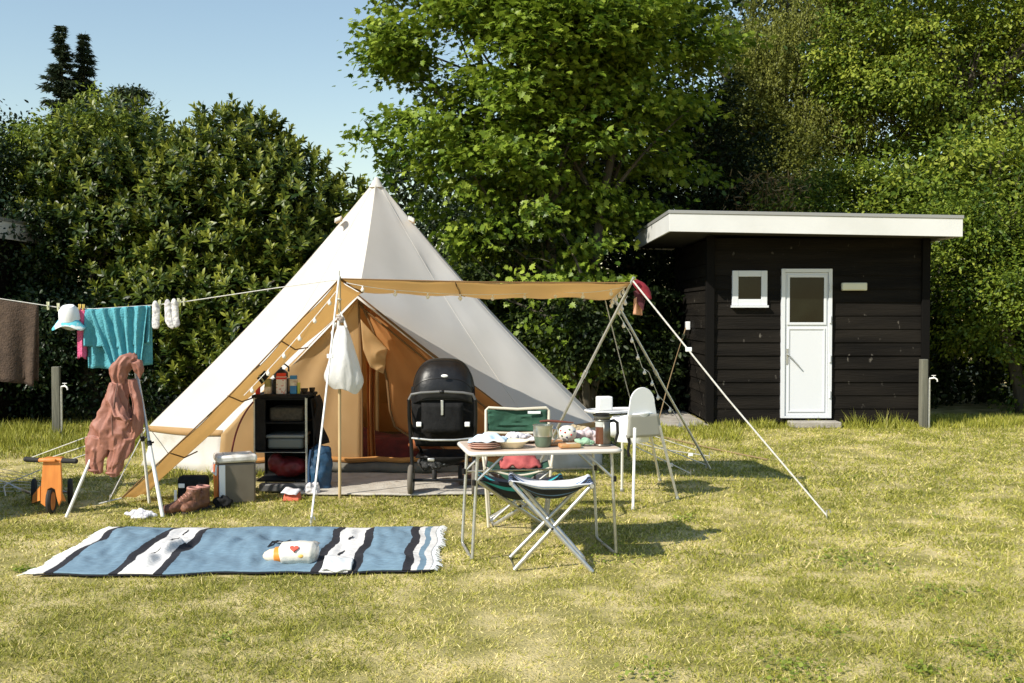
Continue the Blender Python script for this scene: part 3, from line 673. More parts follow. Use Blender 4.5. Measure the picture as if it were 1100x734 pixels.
# A-frame overhang: a narrow lip of canvas standing forward of the door
lip = MB()
for e in (E[0], E[-1]):
    f0 = PK+Vector((0, -.0, .01)); 
    lip.grid(lambda u, v, e=e: f0.lerp(e, u)+Vector((0, -.07*v*(1-.6*u), -.035*v*(1-.4*u)-.02*math.sin(math.pi*u))), 18, 3)
obj('door_awning_lip', lip, canvas, tent, solid=.003)
wall = MB()
for i in range(len(E)-1):
    a0, a1, b0, b1 = E[i], E[i+1], BASE[i], BASE[i+1]
    wall.grid(lambda u, v, a0=a0, a1=a1, b0=b0, b1=b1: a0.lerp(a1, u).lerp(b0.lerp(b1, u), v)+Vector((0, 0, -.0))+(a0.lerp(a1, u)-C0).normalized()*(-.03*math.sin(math.pi*v)+.012*nz(a0.lerp(a1, u)*4, 1)*math.sin(math.pi*v)), 10, 5)
obj('wall', wall, mat('weathered wall canvas', (.60, .58, .54), .9, (.40, .37, .28), 2.6, .35, 6, trans=.12, lo=.48, hi=.72, transcol=(.75, .58, .36)), tent, solid=.003)
val = MB()
for i in range(len(E)-1):
    a0, a1 = E[i], E[i+1]
    val.grid(lambda u, v, a0=a0, a1=a1: a0.lerp(a1, u)+(a0.lerp(a1, u)-Vector((C0.x, C0.y, a0.z))).normalized()*(.006+.012*v)+Vector((0, 0, .004-v*(.050+.02*math.sin(math.pi*u)))), 14, 2)
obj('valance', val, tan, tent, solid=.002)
sm = MB()      # rolled seams running down from the apex
for i in range(len(E)):
    pts = []
    for k in range(14):
        u = .02+.97*k/13; e = E[i]; p = APEX.lerp(e, u); nr = seam_dir(e)
        pts.append(p-nr*(.06*math.sin(math.pi*u)-.001))
    sm.tube(pts, .002, 6)
obj('seam', sm, canvas, tent)
cap = MB().lathe([(.001, .035), (.022, .018), (.05, -.03), (.083, -.085)], (APEX.x, APEX.y, APEX.z-.01), 20); obj('cap', cap, canvas, tent)
for px, s in ((366, -1), (440, 1)):
    p = W(px, 236, 11.35)
    m = MB().grid(lambda u, v: p+Vector((s*(-.01+.065*u), -.02*u, .0))+Vector((0, math.cos(math.pi*(v-.5))*-.0+math.cos(math.pi*v)*.055, math.sin(math.pi*v)*.05-.01-.03*u)), 5, 10)
    vt = obj('vent', m, canvas, tent, solid=.004)
    obj('vent_lining', MB().grid(lambda u, v: p+Vector((s*(-.01+.064*u), -.02*u, 0))+Vector((0, math.cos(math.pi*v)*.048, math.sin(math.pi*v)*.043-.014-.03*u)), 5, 10), tan, vt)
# front wall with the doorway
def fy(z): return 10.31+(PK.y+.04-10.31)*z/1.75
def fp(px, py):
    Y = 10.2
    for _ in range(6):
        p = W(px, py, Y); Y = fy(p.z)
    return p
def onfront(p): return Vector((p.x, fy(p.z), p.z))
fw = MB()
topL = onfront(PK+Vector((0, 0, -.03)))
ldoor = [fp(386, 338), fp(388, 380), fp(389, 430), fp(389, 480), fp(389, 506)]
def lerpl(L, t):
    k = t*(len(L)-1); i = min(int(k), len(L)-2); return L[i].lerp(L[i+1], k-i)
leftedge = [topL, onfront(topL.lerp(E[0], .33)), onfront(topL.lerp(E[0], .66)), onfront(E[0]+Vector((.02, 0, -.02))), onfront(BASE[0]+Vector((.03, 0, 0)))]
fw.grid(lambda u, v: lerpl(leftedge, u).lerp(lerpl([topL]+ldoor, u), v)+Vector((0, .025*math.sin(v*19)*math.sin(math.pi*v)*u*.6+.02*nz((u*3, v*5, 1)), 0)), 20, 24)
obj('front_wall', fw, tan, tent, solid=.003)  # tan of shaded, light-passing canvas put into the wall's own colour
rdoor = [topL, fp(399, 350), fp(408, 375), fp(416, 410), fp(419, 440), fp(424, 458), fp(440, 469), fp(470, 476), fp(488, 492), fp(492, 509)]
rightedge = [topL]+[onfront(topL.lerp(E[-1], k/7)) for k in range(1, 8)]+[onfront(E[-1]+Vector((-.02, 0, -.1))), onfront(BASE[-1]+Vector((-.03, 0, 0)))]
f2 = MB().grid(lambda u, v: lerpl(rdoor, u).lerp(lerpl(rightedge, u), v)+Vector((0, .03*nz((u*4, v*5, 7)), 0)), 30, 16)
obj('front_wall', f2, lining, tent, solid=.003)  # same tent canvas, transmitted light put into its orange
piping = MB().tube([p+Vector((0, -.012, 0)) for p in rdoor], .011, 6); piping.tube([p+Vector((0, -.012, 0)) for p in [topL]+ldoor], .011, 6)
piping.tube([PK+Vector((0, -.02, .0)), E[-1].lerp(PK, .5)+Vector((0, -.05, -.02)), E[-1]+Vector((0, -.02, 0))], .012, 6)
piping.tube([topL+Vector((0, -.02, -.06)), onfront(topL.lerp(E[-1], .5))+Vector((-.06, -.02, -.06)), onfront(E[-1])+Vector((-.1, -.02, -.05))], .010, 6)
obj('door_piping', piping, hem, tent)
# rolled-up door flap
fl = MB().grid(lambda u, v: fp(388, 343).lerp(fp(440, 402), u*.55)+Vector((0, -.045-.03*math.sin(v*9+u*5)*u, -v*(.36-.10*abs(u-.35)*2)))+Vector((.06*v*(.4-u), 0, 0)), 18, 14)
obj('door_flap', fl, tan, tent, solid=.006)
fl2 = MB().grid(lambda u, v: fp(392, 388).lerp(fp(394, 498), u)+Vector((.10*v*(1-.3*math.sin(u*2.6)), .09+.05*math.sin(v*10), 0)), 14, 12)
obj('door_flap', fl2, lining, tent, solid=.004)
# added inner sheet, the orange of light through the canvas put into its colour
ln = MB()
for i in range(1, len(E)-2):
    sh = lambda p: p.lerp(C0+Vector((0, 0, p.z)), .045)
    tri_panel(ln, APEX-Vector((0, 0, .12)), sh(E[i]), sh(E[i+1]), .06, 12, 5)
    a0, a1, b0, b1 = sh(E[i]), sh(E[i+1]), sh(BASE[i]), sh(BASE[i+1])
    ln.grid(lambda u, v, a0=a0, a1=a1, b0=b0, b1=b1: a0.lerp(a1, u).lerp(b0.lerp(b1, u), v), 6, 3)
obj('through_lit_sheet', ln, lining, tent)
obj('centre_pole', MB().tube([C0, APEX], .019, 12), brass, tent)
obj('floor', MB().prism([(b.x*.97+C0.x*.03, b.y*.97+C0.y*.03, .004) for b in BASE], (0, 0, .02)), groundsheet, tent, smooth=False)
th = MB().grid(lambda u, v: Vector((-2.9+3.15*u, 10.27-.05*math.sin(v*math.pi), .0+.13*v+.01*math.sin(u*40)))+Vector((0, .01*nz((u*9, v, 2)), 0)), 60, 5)
obj('door_threshold', th, groundsheet, tent, solid=.01)
obj('sill_roll', MB().tube([Vector((-2.86+3.05*k/24, 10.26, .15+.008*math.sin(k*1.7))) for k in range(25)], .026, 8), mat('ochre canvas', (.45, .22, .06), .9, (.34, .15, .04), 5, .3), tent)
# guy ropes of the tent, pegs
for i in (1, 2, 3, 5, 6, 7, 8):
    e = E[i]; o = Vector((e.x-C0.x, e.y-C0.y, 0)).normalized(); pg = Vector((e.x, e.y, 0))+o*1.15
    if i == 1: pg = G(118, 541)
    m = MB().tube([e+o*.02, pg+Vector((0, 0, .04))], .005, 5); g = obj('guy_rope', m, rope_m, tent)
    obj('peg', MB().tube([pg+Vector((0, 0, -.05)), pg+Vector((0, 0, .07)), pg+Vector((.02, 0, .075))], .005, 6), alu, g)
# bedding inside
bm_ = mat('dark red blanket', (.13, .018, .02), .95, (.05, .012, .015), 7, .5, 20)
bd = MB().grid(lambda u, v: Vector((-2.6+3.0*u, 10.55+1.2*v, .02+(.26+.10*nz((u*5, v*4, 3)))*min(1, math.sin(math.pi*u)*2.2)*min(1, math.sin(math.pi*v)*2.4))), 50, 24)
o = obj('bedding', bd, bm_); tag(o, 'rumpled dark red and brown bedding just inside the tent doorway', 'bedding')
lt = MB(); lt.tube([(-1.02, 10.52, .23), (-.92, 10.55, .30), (-.75, 10.56, .30), (-.62, 10.5, .22)], [.05, .09, .08, .04], 10)
fuse(obj('cushion', lt, mat('rust cushion', (.30, .10, .03), .9, (.18, .05, .02), 8)), .012, 3, .02); tag(bpy.data.objects['cushion'], 'rust brown cushion lying on the bedding behind the pushchair', 'cushion')

# mat and boards in front of the door
doormat = MB().grid(lambda u, v: Vector((-1.98+2.30*u+.01*math.sin(v*9), 9.02+1.2*v+.025*math.sin(u*11), .022+.008*nz((u*9, v*6, 0)))), 60, 20)
tag(obj('groundsheet_mat', doormat, mat('pale grey matting', (.50, .47, .41), .95, (.38, .35, .30), 9, .5, 60), solid=.014), 'pale grey matting on the grass in front of the tent doorway', 'mat')
wb = mat('brown decking board', (.14, .085, .05), .8, (.08, .05, .03), 8, .4, 20, stretch=(3, .3, 1))
for k in range(6):
    tag(obj('decking_board', MB().box((-.42+.118*k, 9.72, .047), (.108, .56, .02), rz=.02*math.sin(k*4)), wb, smooth=False, bevel=.004), ('leftmost', 'second from the left', 'third from the left', 'third from the right', 'second from the right', 'rightmost')[k]+' of the short brown boards lying under the pushchair', 'board', 'short brown boards under the pushchair')

# ================================================================ AWNING
FL = Vector((-1.475, 9.0, 1.875)); FR = W(677, 304, 8.6); BR = W(657, 321, 9.95); BLK = W(389, 314, 9.9); PEG = G(128, 541)
aw = thing('porch_awning', 'sand coloured awning stretched from the tent over the doorway to the right', 'awning', (-.3, 9.4, 0))
m = MB().grid(lambda u, v: FL.lerp(FR, u).lerp(BLK.lerp(BR, u), v)-Vector((0, 0, .05*math.sin(math.pi*u)*math.sin(math.pi*v)+.014*math.sin(math.pi*u)+.008*math.sin(u*28)*(.3+v)))-Vector((0, 0, .022*nz((u*6, v*3, 2)))), 40, 14)
ca = obj('canopy', m, tan, aw, solid=.003)
LB = PEG+Vector((.14, .24, .03)); LF = PEG+Vector((.03, -.02, .05))
m = MB().grid(lambda u, v: FL.lerp(LF, u).lerp(BLK.lerp(LB, u), v)+Vector((.02*nz((u*5, v*4, 5)), 0, -.05*math.sin(math.pi*u)+.02*nz((u*7, v*3, 9))-.03*math.sin(math.pi*v)*(1-u)+.06*v*math.sin(math.pi*u))), 44, 14)
obj('side_panel', m, tan, aw, solid=.003)
m = MB(); m.tube([FL, FL.lerp(FR, .5)-Vector((0, 0, .012)), FR], .007, 6); m.tube([FL, FL.lerp(LF, .5)+Vector((0, 0, -.05)), LF], .007, 6)
m.tube([FL.lerp(FR, .41)+Vector((0, 0, -.02)), FL.lerp(FR, .41).lerp(BLK.lerp(BR, .41), .5)+Vector((0, 0, -.06)), BLK.lerp(BR, .41)+Vector((0, 0, -.015))], .006, 6)
m.tube([FL, BLK], .012, 6)
for k in (.27, .52, .78): m.tube([FL.lerp(LF, k)+Vector((0, 0, -.04)), FL.lerp(LF, k).lerp(BLK.lerp(LB, k), .5)+Vector((0, 0, -.085)), BLK.lerp(LB, k)+Vector((0, 0, -.04))], .006, 6)
obj('webbing', m, hem, aw)
obj('ground_line', MB().tube([LF, PEG+Vector((-.12, -.12, .02))], .006, 6), rope_m, aw)
def guy(a, b, r, label, m=rope_m, slider=.35):
    a, b = Vector(a), Vector(b); t = thing('guy_rope', label, 'rope', (b.x, b.y, 0))
    obj('rope', MB().tube([a, a.lerp(b, .5)-Vector((0, 0, .01)), b+Vector((0, 0, .03))], r, 6), m, t)
    p = a.lerp(b, slider); obj('slider', MB().box(p, (.05, .02, .035)), whitepl, t, bevel=.004)
    obj('peg', MB().tube([b+Vector((0, 0, -.06)), b+Vector((0, 0, .07)), b+Vector((.025, 0, .075)), b+Vector((.03, 0, .05))], .006, 6), alu, t)
    return t
guy(FL+Vector((0, -.02, .02)), G(334, 566), .0085, 'thick white strap running from the doorway pole down to the blanket back edge', m=whitemetal)
guy(W(680, 302, 8.58), G(888, 558), .007, 'long pale guy rope running down to the grass on the far right', slider=.30)
guy(W(650, 322, 9.9), G(690, 480), .005, 'thin faint rope behind the highchair at the right end of the awning', slider=.7)
guy(W(660, 470, 11.2), G(762, 493), .005, 'pale yellow cord running low over the grass right of the highchair', slider=.8)
guy(Vector((.86, 10.95, .45)), G(742, 512), .005, 'short white cord low over the grass in the shade right of the highchair', slider=.8)
pb = G(365, 535); t = thing('awning_pole', 'varnished upright pole carrying the awning in front of the doorway', 'pole', pb)
obj('pole', MB().tube([pb, Vector((FL.x, FL.y, FL.z+.02))], .0135, 12), brass, t)
obj('spike', MB().tube([Vector((FL.x, FL.y, FL.z+.02)), Vector((FL.x, FL.y, FL.z+.07))], .005, 8), alu, t)
m = MB()
for k, z in enumerate((1.42, 1.45, 1.48, 1.56, 1.70)): m.torus((pb.x, pb.y, z), .019, .006, (0.2, .1, 1), 16, 6)
m.tube([(pb.x-.02, pb.y-.02, 1.5), (pb.x-.06, pb.y-.02, 1.42), (pb.x-.05, pb.y, 1.33)], .008, 6); obj('cord_wrap', m, rope_m, t)
# bipod poles at the right-hand end
f1 = G(566, 524); t = thing('support_pole', 'grey steel pole leaning from the awning end down to the left behind the table', 'pole', f1, 'steel poles under the right end of the awning')
a = W(681, 298, 8.62); obj('pole', MB().tube([f1, a], .0125, 10), alu, t); obj('clamp', MB().tube([a.lerp(f1, .42), a.lerp(f1, .45)], .018, 10), alu, t)
f2_ = G(763.5, 505); t = thing('support_pole', 'grey steel pole leaning from the awning end down to the right towards the hut', 'pole', f2_, 'steel poles under the right end of the awning')
a = W(656, 314, 9.93); obj('pole', MB().tube([f2_, a], .0125, 10), alu, t); obj('clamp', MB().tube([a.lerp(f2_, .42), a.lerp(f2_, .45)], .018, 10), alu, t)
# string lights
bulb_m = mat('frosted bulb', (.85, .80, .70), .3)
def lights(pts, n, label, seed):
    t = thing('string_lights', label, 'string lights', (pts[0].x, pts[0].y, 0)); obj('wire', MB().tube(pts, .003, 5), whitepl, t)
    L = [0]
    for i in range(len(pts)-1): L.append(L[-1]+(pts[i+1]-pts[i]).length)
    for k in range(n):
        s = L[-1]*(k+.5)/n; i = max(j for j in range(len(L)-1) if L[j] <= s); p = pts[i].lerp(pts[i+1], (s-L[i])/(L[i+1]-L[i]))
        b = obj('bulb', MB().ball(p-Vector((0, 0, .034)), (.017, .017, .02), 10, 7), bulb_m, t); obj('socket', MB().tube([p, p-Vector((0, 0, .02))], .007, 6), whitepl, b)
    return t
def swag(a, b, s, n=8): return [a.lerp(b, k/n)-Vector((0, 0, s*4*(k/n)*(1-k/n))) for k in range(n+1)]
lights(swag(W(372, 304, 8.98), W(440, 313, 9.1), .01)+swag(W(440, 313, 9.1), W(590, 313, 9.2), .03)[1:]+swag(W(590, 313, 9.2), W(672, 308, 8.75), .03)[1:], 9, 'string of small bulbs under the awning between the doorway pole and the steel poles', 1)
lights(swag(W(362, 312, 8.95), W(262, 425, 8.85), .02), 6, 'string of small bulbs along the left edge of the awning, ending above the cabinet', 2)
lights([W(672, 308, 8.7), W(655, 324, 9.6), W(667, 330, 9.7), W(674, 318, 9.3), W(663, 335, 9.6), W(678, 360, 9.8), W(690, 395, 10.0), W(697, 400, 10.1), W(707, 425, 10.3), W(722, 440, 10.4), W(735, 462, 10.5)], 17, 'string of small bulbs bunched at the awning corner and trailing down the right steel pole', 3)
# ================================================================ CLOTHES LINE
LINE = [W(-150, 300, 8.7), W(0, 321, 8.85), W(60, 330, 8.93), W(100, 332, 8.97), W(165, 328, 9.0), W(200, 324, 9.01), W(300, 309, 9.01), Vector((FL.x, FL.y, FL.z-.005))]
t = thing('clothes_line', 'thin pale line carrying the washing from the left edge to the doorway pole', 'clothes line', (LINE[0].x, LINE[0].y, 0))
obj('line', MB().tube(LINE, .0045, 6), rope_m, t)
obj('post', MB().tube([(LINE[0].x, LINE[0].y, 0), LINE[0]+Vector((0, 0, .1))], .03, 10), postwood, t)
def lp(px):
    for i in range(len(LINE)-1):
        a, b = LINE[i], LINE[i+1]; pa = 550+a.x/a.y*F_PX; pb_ = 550+b.x/b.y*F_PX
        if pa <= px <= pb_: return a.lerp(b, (px-pa)/(pb_-pa))
    return LINE[-1]
def cloth(name, label, cat, px0, px1, dropf, dropb, m, folds=5, amp=.02, flare=0.0, skewf=0.0, n=46, seed=0, thick=.006, group=None):
    """a cloth folded over the line: front part towards the camera"""
    ln_ = (lp(px1)-lp(px0)).normalized()
    def f(u, v):
        p = lp(px0+(px1-px0)*u); s = (v-.5)*2; front = s > 0; d = abs(s)*(dropf if front else dropb)
        a = abs(s); off = .008+.012*min(1, a*6)+amp*a*math.sin(u*folds*6.28+seed+1.3*nz((u*3, seed, 0)))+amp*.6*nz((u*6, v*3, seed))
        w = (u-.5)*flare*a + (skewf*a if front else 0)
        return p+Vector((ln_.x*w, -off if front else off*.9+.004, -d+.012*math.sin(u*7+seed)*a+.006*nz((u*9, v*6, seed+3))*a))
    m_ = MB().grid(f, n, 40); o = obj(name, m_, m, solid=thick)
    tag(o, label, cat, group); return o
terry = lambda n, a, b, s=70: mat(n, a, .95, b, 26, .6, s)
tb_ = terry('brown terry cloth', (.085, .055, .036), (.055, .035, .023))
o = cloth('bath_towel', 'large dark brown bath towel hanging at the left edge of the clothes line', 'towel', -70, 41, .70, .66, tb_, 4, .028, -.05, seed=2)
ob = cloth('towel_border', 'x', 'x', -69, 40, .70, .1, tb_, 2, .018, -.03, seed=2); bpy.data.objects.remove(ob)
teal_m = terry('turquoise terry cloth', (.10, .37, .43), (.075, .30, .36))
# the turquoise towel: the back part hangs straight, the front part gathered to a V
o = cloth('turquoise_towel', 'bright turquoise towel hanging bunched in folds on the clothes line', 'towel', 92, 162, .33, .52, teal_m, 4, .03, .0, seed=1)
def vee(u, v):
    p = lp(95+66*u); k = v; x = (u-.5)*.50*(1-.50*k)+.03*k
    c = lp(128); d = .515*v
    return Vector((c.x+x+.05*k, c.y-.028-.02*k-.026*(1-.3*k)*math.sin(u*31+1.5*v)-.01*nz((u*8, v*4, 1)), p.z*(1)+0-d+.02*math.cos(u*14)*k))
vv = MB().grid(vee, 60, 30); q = obj('gathered_layer', vv, teal_m, solid=.006)
base = thing('turquoise_towel', o['label'], 'towel', lp(128)); del o['label']; del o['category']
for ch, nm in ((o, 'back_layer'), (q, 'gathered_layer')):
    ch.name = nm; ch.data.name = nm; ch.parent = base; ch.data.transform(Matrix.Translation(-base.location))
o = cloth('pink_towel', 'narrow bright pink cloth hanging behind the left edge of the turquoise towel', 'cloth', 84, 92, .42, .40, terry('pink cloth', (.68, .13, .26), (.55, .09, .19)), 1, .012, .01, seed=4, n=12)
# sun hat / small garment
hatm = mat('white and aqua cotton', (.12, .50, .60), .9, (.72, .76, .76), 9, .3, 20, lo=.5, hi=.54)
p = lp(76); hat = thing('sun_hat', 'small white and aqua cap pegged to the line between the brown and turquoise towels', 'hat', p)
m = MB().lathe([(.001, .05), (.05, .045), (.078, .01), (.085, -.05), (.088, -.07)], p+Vector((0, -.04, -.03)), 18, axis=(0, -.35, 1)); obj('crown', m, mat('white cotton', (.78, .79, .80), .9), hat, solid=.003)
m = MB().grid(lambda u, v: p+Vector((math.cos(u*6.28)*(.085+.055*v), -.045+math.sin(u*6.28)*(.06+.03*v)*.7, -.105-.07*v+.018*math.sin(u*19)*v)), 40, 5); obj('brim', m, hatm, hat, solid=.003)
# socks
sock_m = mat('white sock cotton', (.66, .64, .62), .95, (.42, .40, .42), 30, .3, 50, lo=.5, hi=.6)
def sock(px, label, lean):
    p = lp(px); m = MB().tube([p+Vector((0, -.01, .005)), p+Vector((.004, -.014, -.07)), p+Vector((lean*.2, -.018, -.14)), p+Vector((lean*.6, -.02, -.185)), p+Vector((lean*1.1, -.02, -.205))], [.031, .034, .036, .034, .022], 14, .42, up=(0, 1, 0))
    for k in range(4): m.ball(p+Vector((lean*.15*k, -.02, -.05*k)), (.026, .016, .04), 10, 6)
    o = fuse(obj('sock', m, sock_m), .006, 2, .008, .04); tag(o, label, 'sock', 'socks pegged to the clothes line')
sock(168, 'whitish sock pegged directly beside the turquoise towel', .0)
sock(181, 'whitish sock in the middle of the three, with its foot hanging right', .05)
sock(188, 'whitish sock furthest right on the clothes line', .03)
peg_m = mat('yellow peg', (.62, .44, .10), .5); peg_w = mat('pale green peg', (.55, .55, .35), .6)
for px, lab, mm in ((52, 'clothes peg on the bare line right of the brown towel', peg_w), (63, 'pale peg at the left side of the small cap', peg_w), (86, 'left one of the yellow pegs between cap and turquoise towel', peg_m), (90, 'right one of the yellow pegs between cap and turquoise towel', peg_m),
                    (172, 'clothes peg between the turquoise towel and the middle sock', peg_w), (192, 'peg right of the last sock', peg_w), (198, 'last peg on the right of the clothes line', peg_w)):
    p = lp(px); tg = thing('clothes_peg', lab, 'clothes peg', p, 'pegs on the clothes line')
    obj('jaw', MB().box(p+Vector((-.001, -.012, .0)), (.011, .008, .07), rot=Matrix.Rotation(.12, 3, 'X')), mm, tg, bevel=.002)
    obj('jaw', MB().box(p+Vector((-.001, .012, .0)), (.011, .008, .07), rot=Matrix.Rotation(-.12, 3, 'X')), mm, tg, bevel=.002)

# ================================================================ STAND WITH RAIN SUIT
ap = W(144, 384, 8.4); fa = G(175, 556); fb = G(160.5, 541); fc = G(71, 556)
t = thing('metal_stand', 'three legged grey metal stand on the lawn with a child\'s rain suit hung over it', 'stand', (ap.x, ap.y, 0))
for f, rr in ((fa, .013), (fb, .0105), (fc, .011)):
    lg = obj('leg', MB().tube([f+Vector((0, 0, 0)), ap], rr, 10), alu, t)
    m = MB().tube([f.lerp(ap, .44), f.lerp(ap, .47)], .019, 10); m.tube([f.lerp(ap, .455), f.lerp(ap, .455)+Vector((.035, -.01, .01))], .008, 6); obj('clamp', m, blackpl, lg)
    obj('lower_tube', MB().tube([f, f.lerp(ap, .45)], rr*.999*1.18, 10), whitemetal, lg)
obj('top_joint', MB().tube([ap-Vector((0, 0, .04)), ap+Vector((0, 0, .03))], .024, 10), blackpl, t)
suit_m = mat('dusty pink rain suit', (.34, .145, .10), .62, (.27, .11, .078), 5, .35, 14)
def SP(px, py, dy=0): return W(px, py, 8.22+dy)
su = thing('rain_suit', 'dusty pink hooded child\'s rain suit hanging from the metal stand', 'rain suit', (SP(120, 440).x, 8.22, 0))
def ridge(a, z, seed, k=3.2):
    n_ = nz((math.cos(a)*1.7+z*2.2, math.sin(a)*1.7, z*k*.62+seed)); n2_ = nz((math.cos(a)*4-z*3, math.sin(a)*4, z*k*1.1+seed+9))
    return (1-abs(n_)*2.8)*.15+(1-abs(n2_)*2.8)*.06-.12
def limb(mb, pts, rx, ry, seed, n=48, steps=44, k=9):
    """a hollow-looking sleeve, leg or torso of cloth with creased folds"""
    P_ = [Vector(p) for p in pts]; vs = []
    for j in range(steps+1):
        u = j/steps*(len(P_)-1); i = min(int(u), len(P_)-2); f = u-i; f2 = f*f*(3-2*f)
        c = P_[i].lerp(P_[i+1], f); a_ = rx[i]*(1-f2)+rx[i+1]*f2; b_ = ry[i]*(1-f2)+ry[i+1]*f2
        for q in range(n):
            t_ = 2*math.pi*q/n; rr = 1+1.7*ridge(t_, c.z, seed, k)
            vs.append(c+Vector((math.cos(t_)*a_*rr, math.sin(t_)*b_*rr, .012*math.sin(t_*2+j*.3))))
    fs = [(j*n+q, j*n+(q+1) % n, (j+1)*n+(q+1) % n, (j+1)*n+q) for j in range(steps) for q in range(n)]
    fs += [tuple(range(n))[::-1], tuple(steps*n+q for q in range(n))]; mb.add(vs, fs)
m = MB()
limb(m, [SP(129, 405), SP(127, 418), SP(124, 438), SP(121, 458), SP(119, 474), SP(119, 482)], [.045, .08, .12, .16, .175, .155], [.045, .055, .065, .07, .065, .05], 1)
limb(m, [SP(141, 408), SP(146, 425), SP(149, 445), SP(147, 462), SP(144, 470)], [.035, .042, .045, .042, .03], [.035, .04, .045, .045, .03], 2, 32)
limb(m, [SP(124, 412, -.03), SP(121, 430, -.08), SP(128, 446, -.12), SP(136, 452, -.13)], [.045, .055, .052, .045], [.04, .045, .045, .04], 3, 32)
limb(m, [SP(108, 470), SP(105, 484), SP(102, 497), SP(104, 508)], [.115, .10, .075, .052], [.05, .055, .05, .045], 4, 36)
limb(m, [SP(132, 470), SP(130, 484), SP(124, 499), SP(121, 511)], [.105, .09, .068, .05], [.05, .055, .05, .045], 5, 36)
o = fuse(obj('suit', m, suit_m, su), .0055, 1)
hd = MB()
limb(hd, [SP(128, 412), SP(127, 402), SP(131, 392), SP(137, 384), SP(142, 380)], [.055, .075, .085, .075, .02], [.055, .075, .08, .06, .02], 6, 36, 24, 7)
limb(hd, [SP(138, 388), SP(146, 388), SP(149, 396), SP(150, 406)], [.05, .045, .04, .012], [.055, .05, .04, .012], 7, 32, 20, 7)
fuse(obj('hood', hd, suit_m, su), .0065, 1)
for p in (SP(102, 506), SP(121, 509)): obj('cuff', MB().torus(p, .045, .010, (.1, .2, 1), 20, 8), suit_m, su)
obj('zip', MB().tube([SP(126, 412, -.10), SP(123, 430, -.12), SP(120, 450, -.15), SP(121, 468, -.15)], .006, 6), mat('dark zip', (.16, .07, .05), .5), su)

# ================================================================ BALANCE BIKE
ow = mat('orange varnished plywood', (.72, .26, .055), .45, (.58, .19, .04), 7, .08, 20, stretch=(3, 3, .6))
bp = G(55, 553); bk = thing('balance_bike', 'orange plywood toddler balance bike with black grips standing on the lawn', 'balance bike', (bp.x, bp.y, 0), rz=0)
def BP(px, py, dy=0): return W(px, py, bp.y+dy)
pl = [BP(49, 545), BP(43.5, 541), BP(44, 520), BP(46, 496), BP(65, 496), BP(66, 520), BP(66, 537), BP(63, 544), BP(60, 532), BP(59, 526), BP(55, 524), BP(51, 526), BP(50, 533)]
obj('front_plate', MB().prism([p+Vector((0, -.0, 0)) for p in pl], (0, .022, 0)), ow, bk, smooth=False, bevel=.004)
wq = obj('wheel', MB().lathe([(.075, -.014), (.078, 0), (.075, .014)], BP(55, 538.5, .05), 28, axis=(1, .15, 0)), ow, bk)
obj('tyre', MB().torus(BP(55, 538.5, .05), .088, .021, (1, .15, 0)), rubber, wq)
hb = obj('handlebar', MB().tube([BP(40, 494.5, .01), BP(46, 494, .01), BP(64, 494, .01), BP(68, 495, .01)], .015, 12), ow, bk)
obj('head_block', MB().box(BP(55, 493.5, .06), (.135, .17, .022)), ow, bk, bevel=.006)
for a_, b_ in (((28, 493.5), (42, 494.5)), ((66, 495), (81, 495.5))):
    g = MB().tube([BP(*a_, .01), BP(*a_, .01).lerp(BP(*b_, .01), .08), BP(*b_, .01)], [.014, .021, .019], 12); g.ball(BP(*a_, .01) if a_[0] < 50 else BP(*b_, .01), .021); obj('grip', g, rubber, hb)
s0 = BP(50, 522, .12); s1 = Vector((bp.x-.22, bp.y+.50, .17))
obj('frame', MB().prism([Vector((s0.x-.04, s0.y, .14)), Vector((s0.x+.04, s0.y+.02, .14)), Vector((s1.x+.04, s1.y, .14)), Vector((s1.x-.04, s1.y-.02, .14))], (0, 0, .025)), ow, bk, smooth=False, bevel=.004)
obj('seat', MB().box(Vector((bp.x-.13, bp.y+.32, .235)), (.13, .24, .035), rz=.4), blackpl, bk, bevel=.012)
obj('seat_post', MB().box(Vector((bp.x-.12, bp.y+.32, .18)), (.03, .1, .09), rz=.4), ow, bk)
obj('side_wing', MB().prism([BP(34, 541, .1), BP(43, 538, .02), BP(43, 522, .02), BP(41, 525, .08), BP(35, 532, .1)], (0, .02, 0)), ow, bk, smooth=False, bevel=.003)
obj('side_wing', MB().prism([BP(70, 539, .1), BP(64, 538, .02), BP(64, 524, .02)], (0, .02, 0)), ow, bk, smooth=False, bevel=.003)
for sx in (-1, 1):
    c = Vector((bp.x-.2+sx*.15, bp.y+.48, .105)); wq = obj('wheel', MB().lathe([(.07, -.012), (.074, 0), (.07, .012)], c, 24, axis=(1, .4, 0)), ow, bk); obj('tyre', MB().torus(c, .086, .021, (1, .4, 0)), rubber, wq)
obj('axle', MB().tube([(bp.x-.35, bp.y+.54, .105), (bp.x-.05, bp.y+.42, .105)], .01, 8), alu, bk)
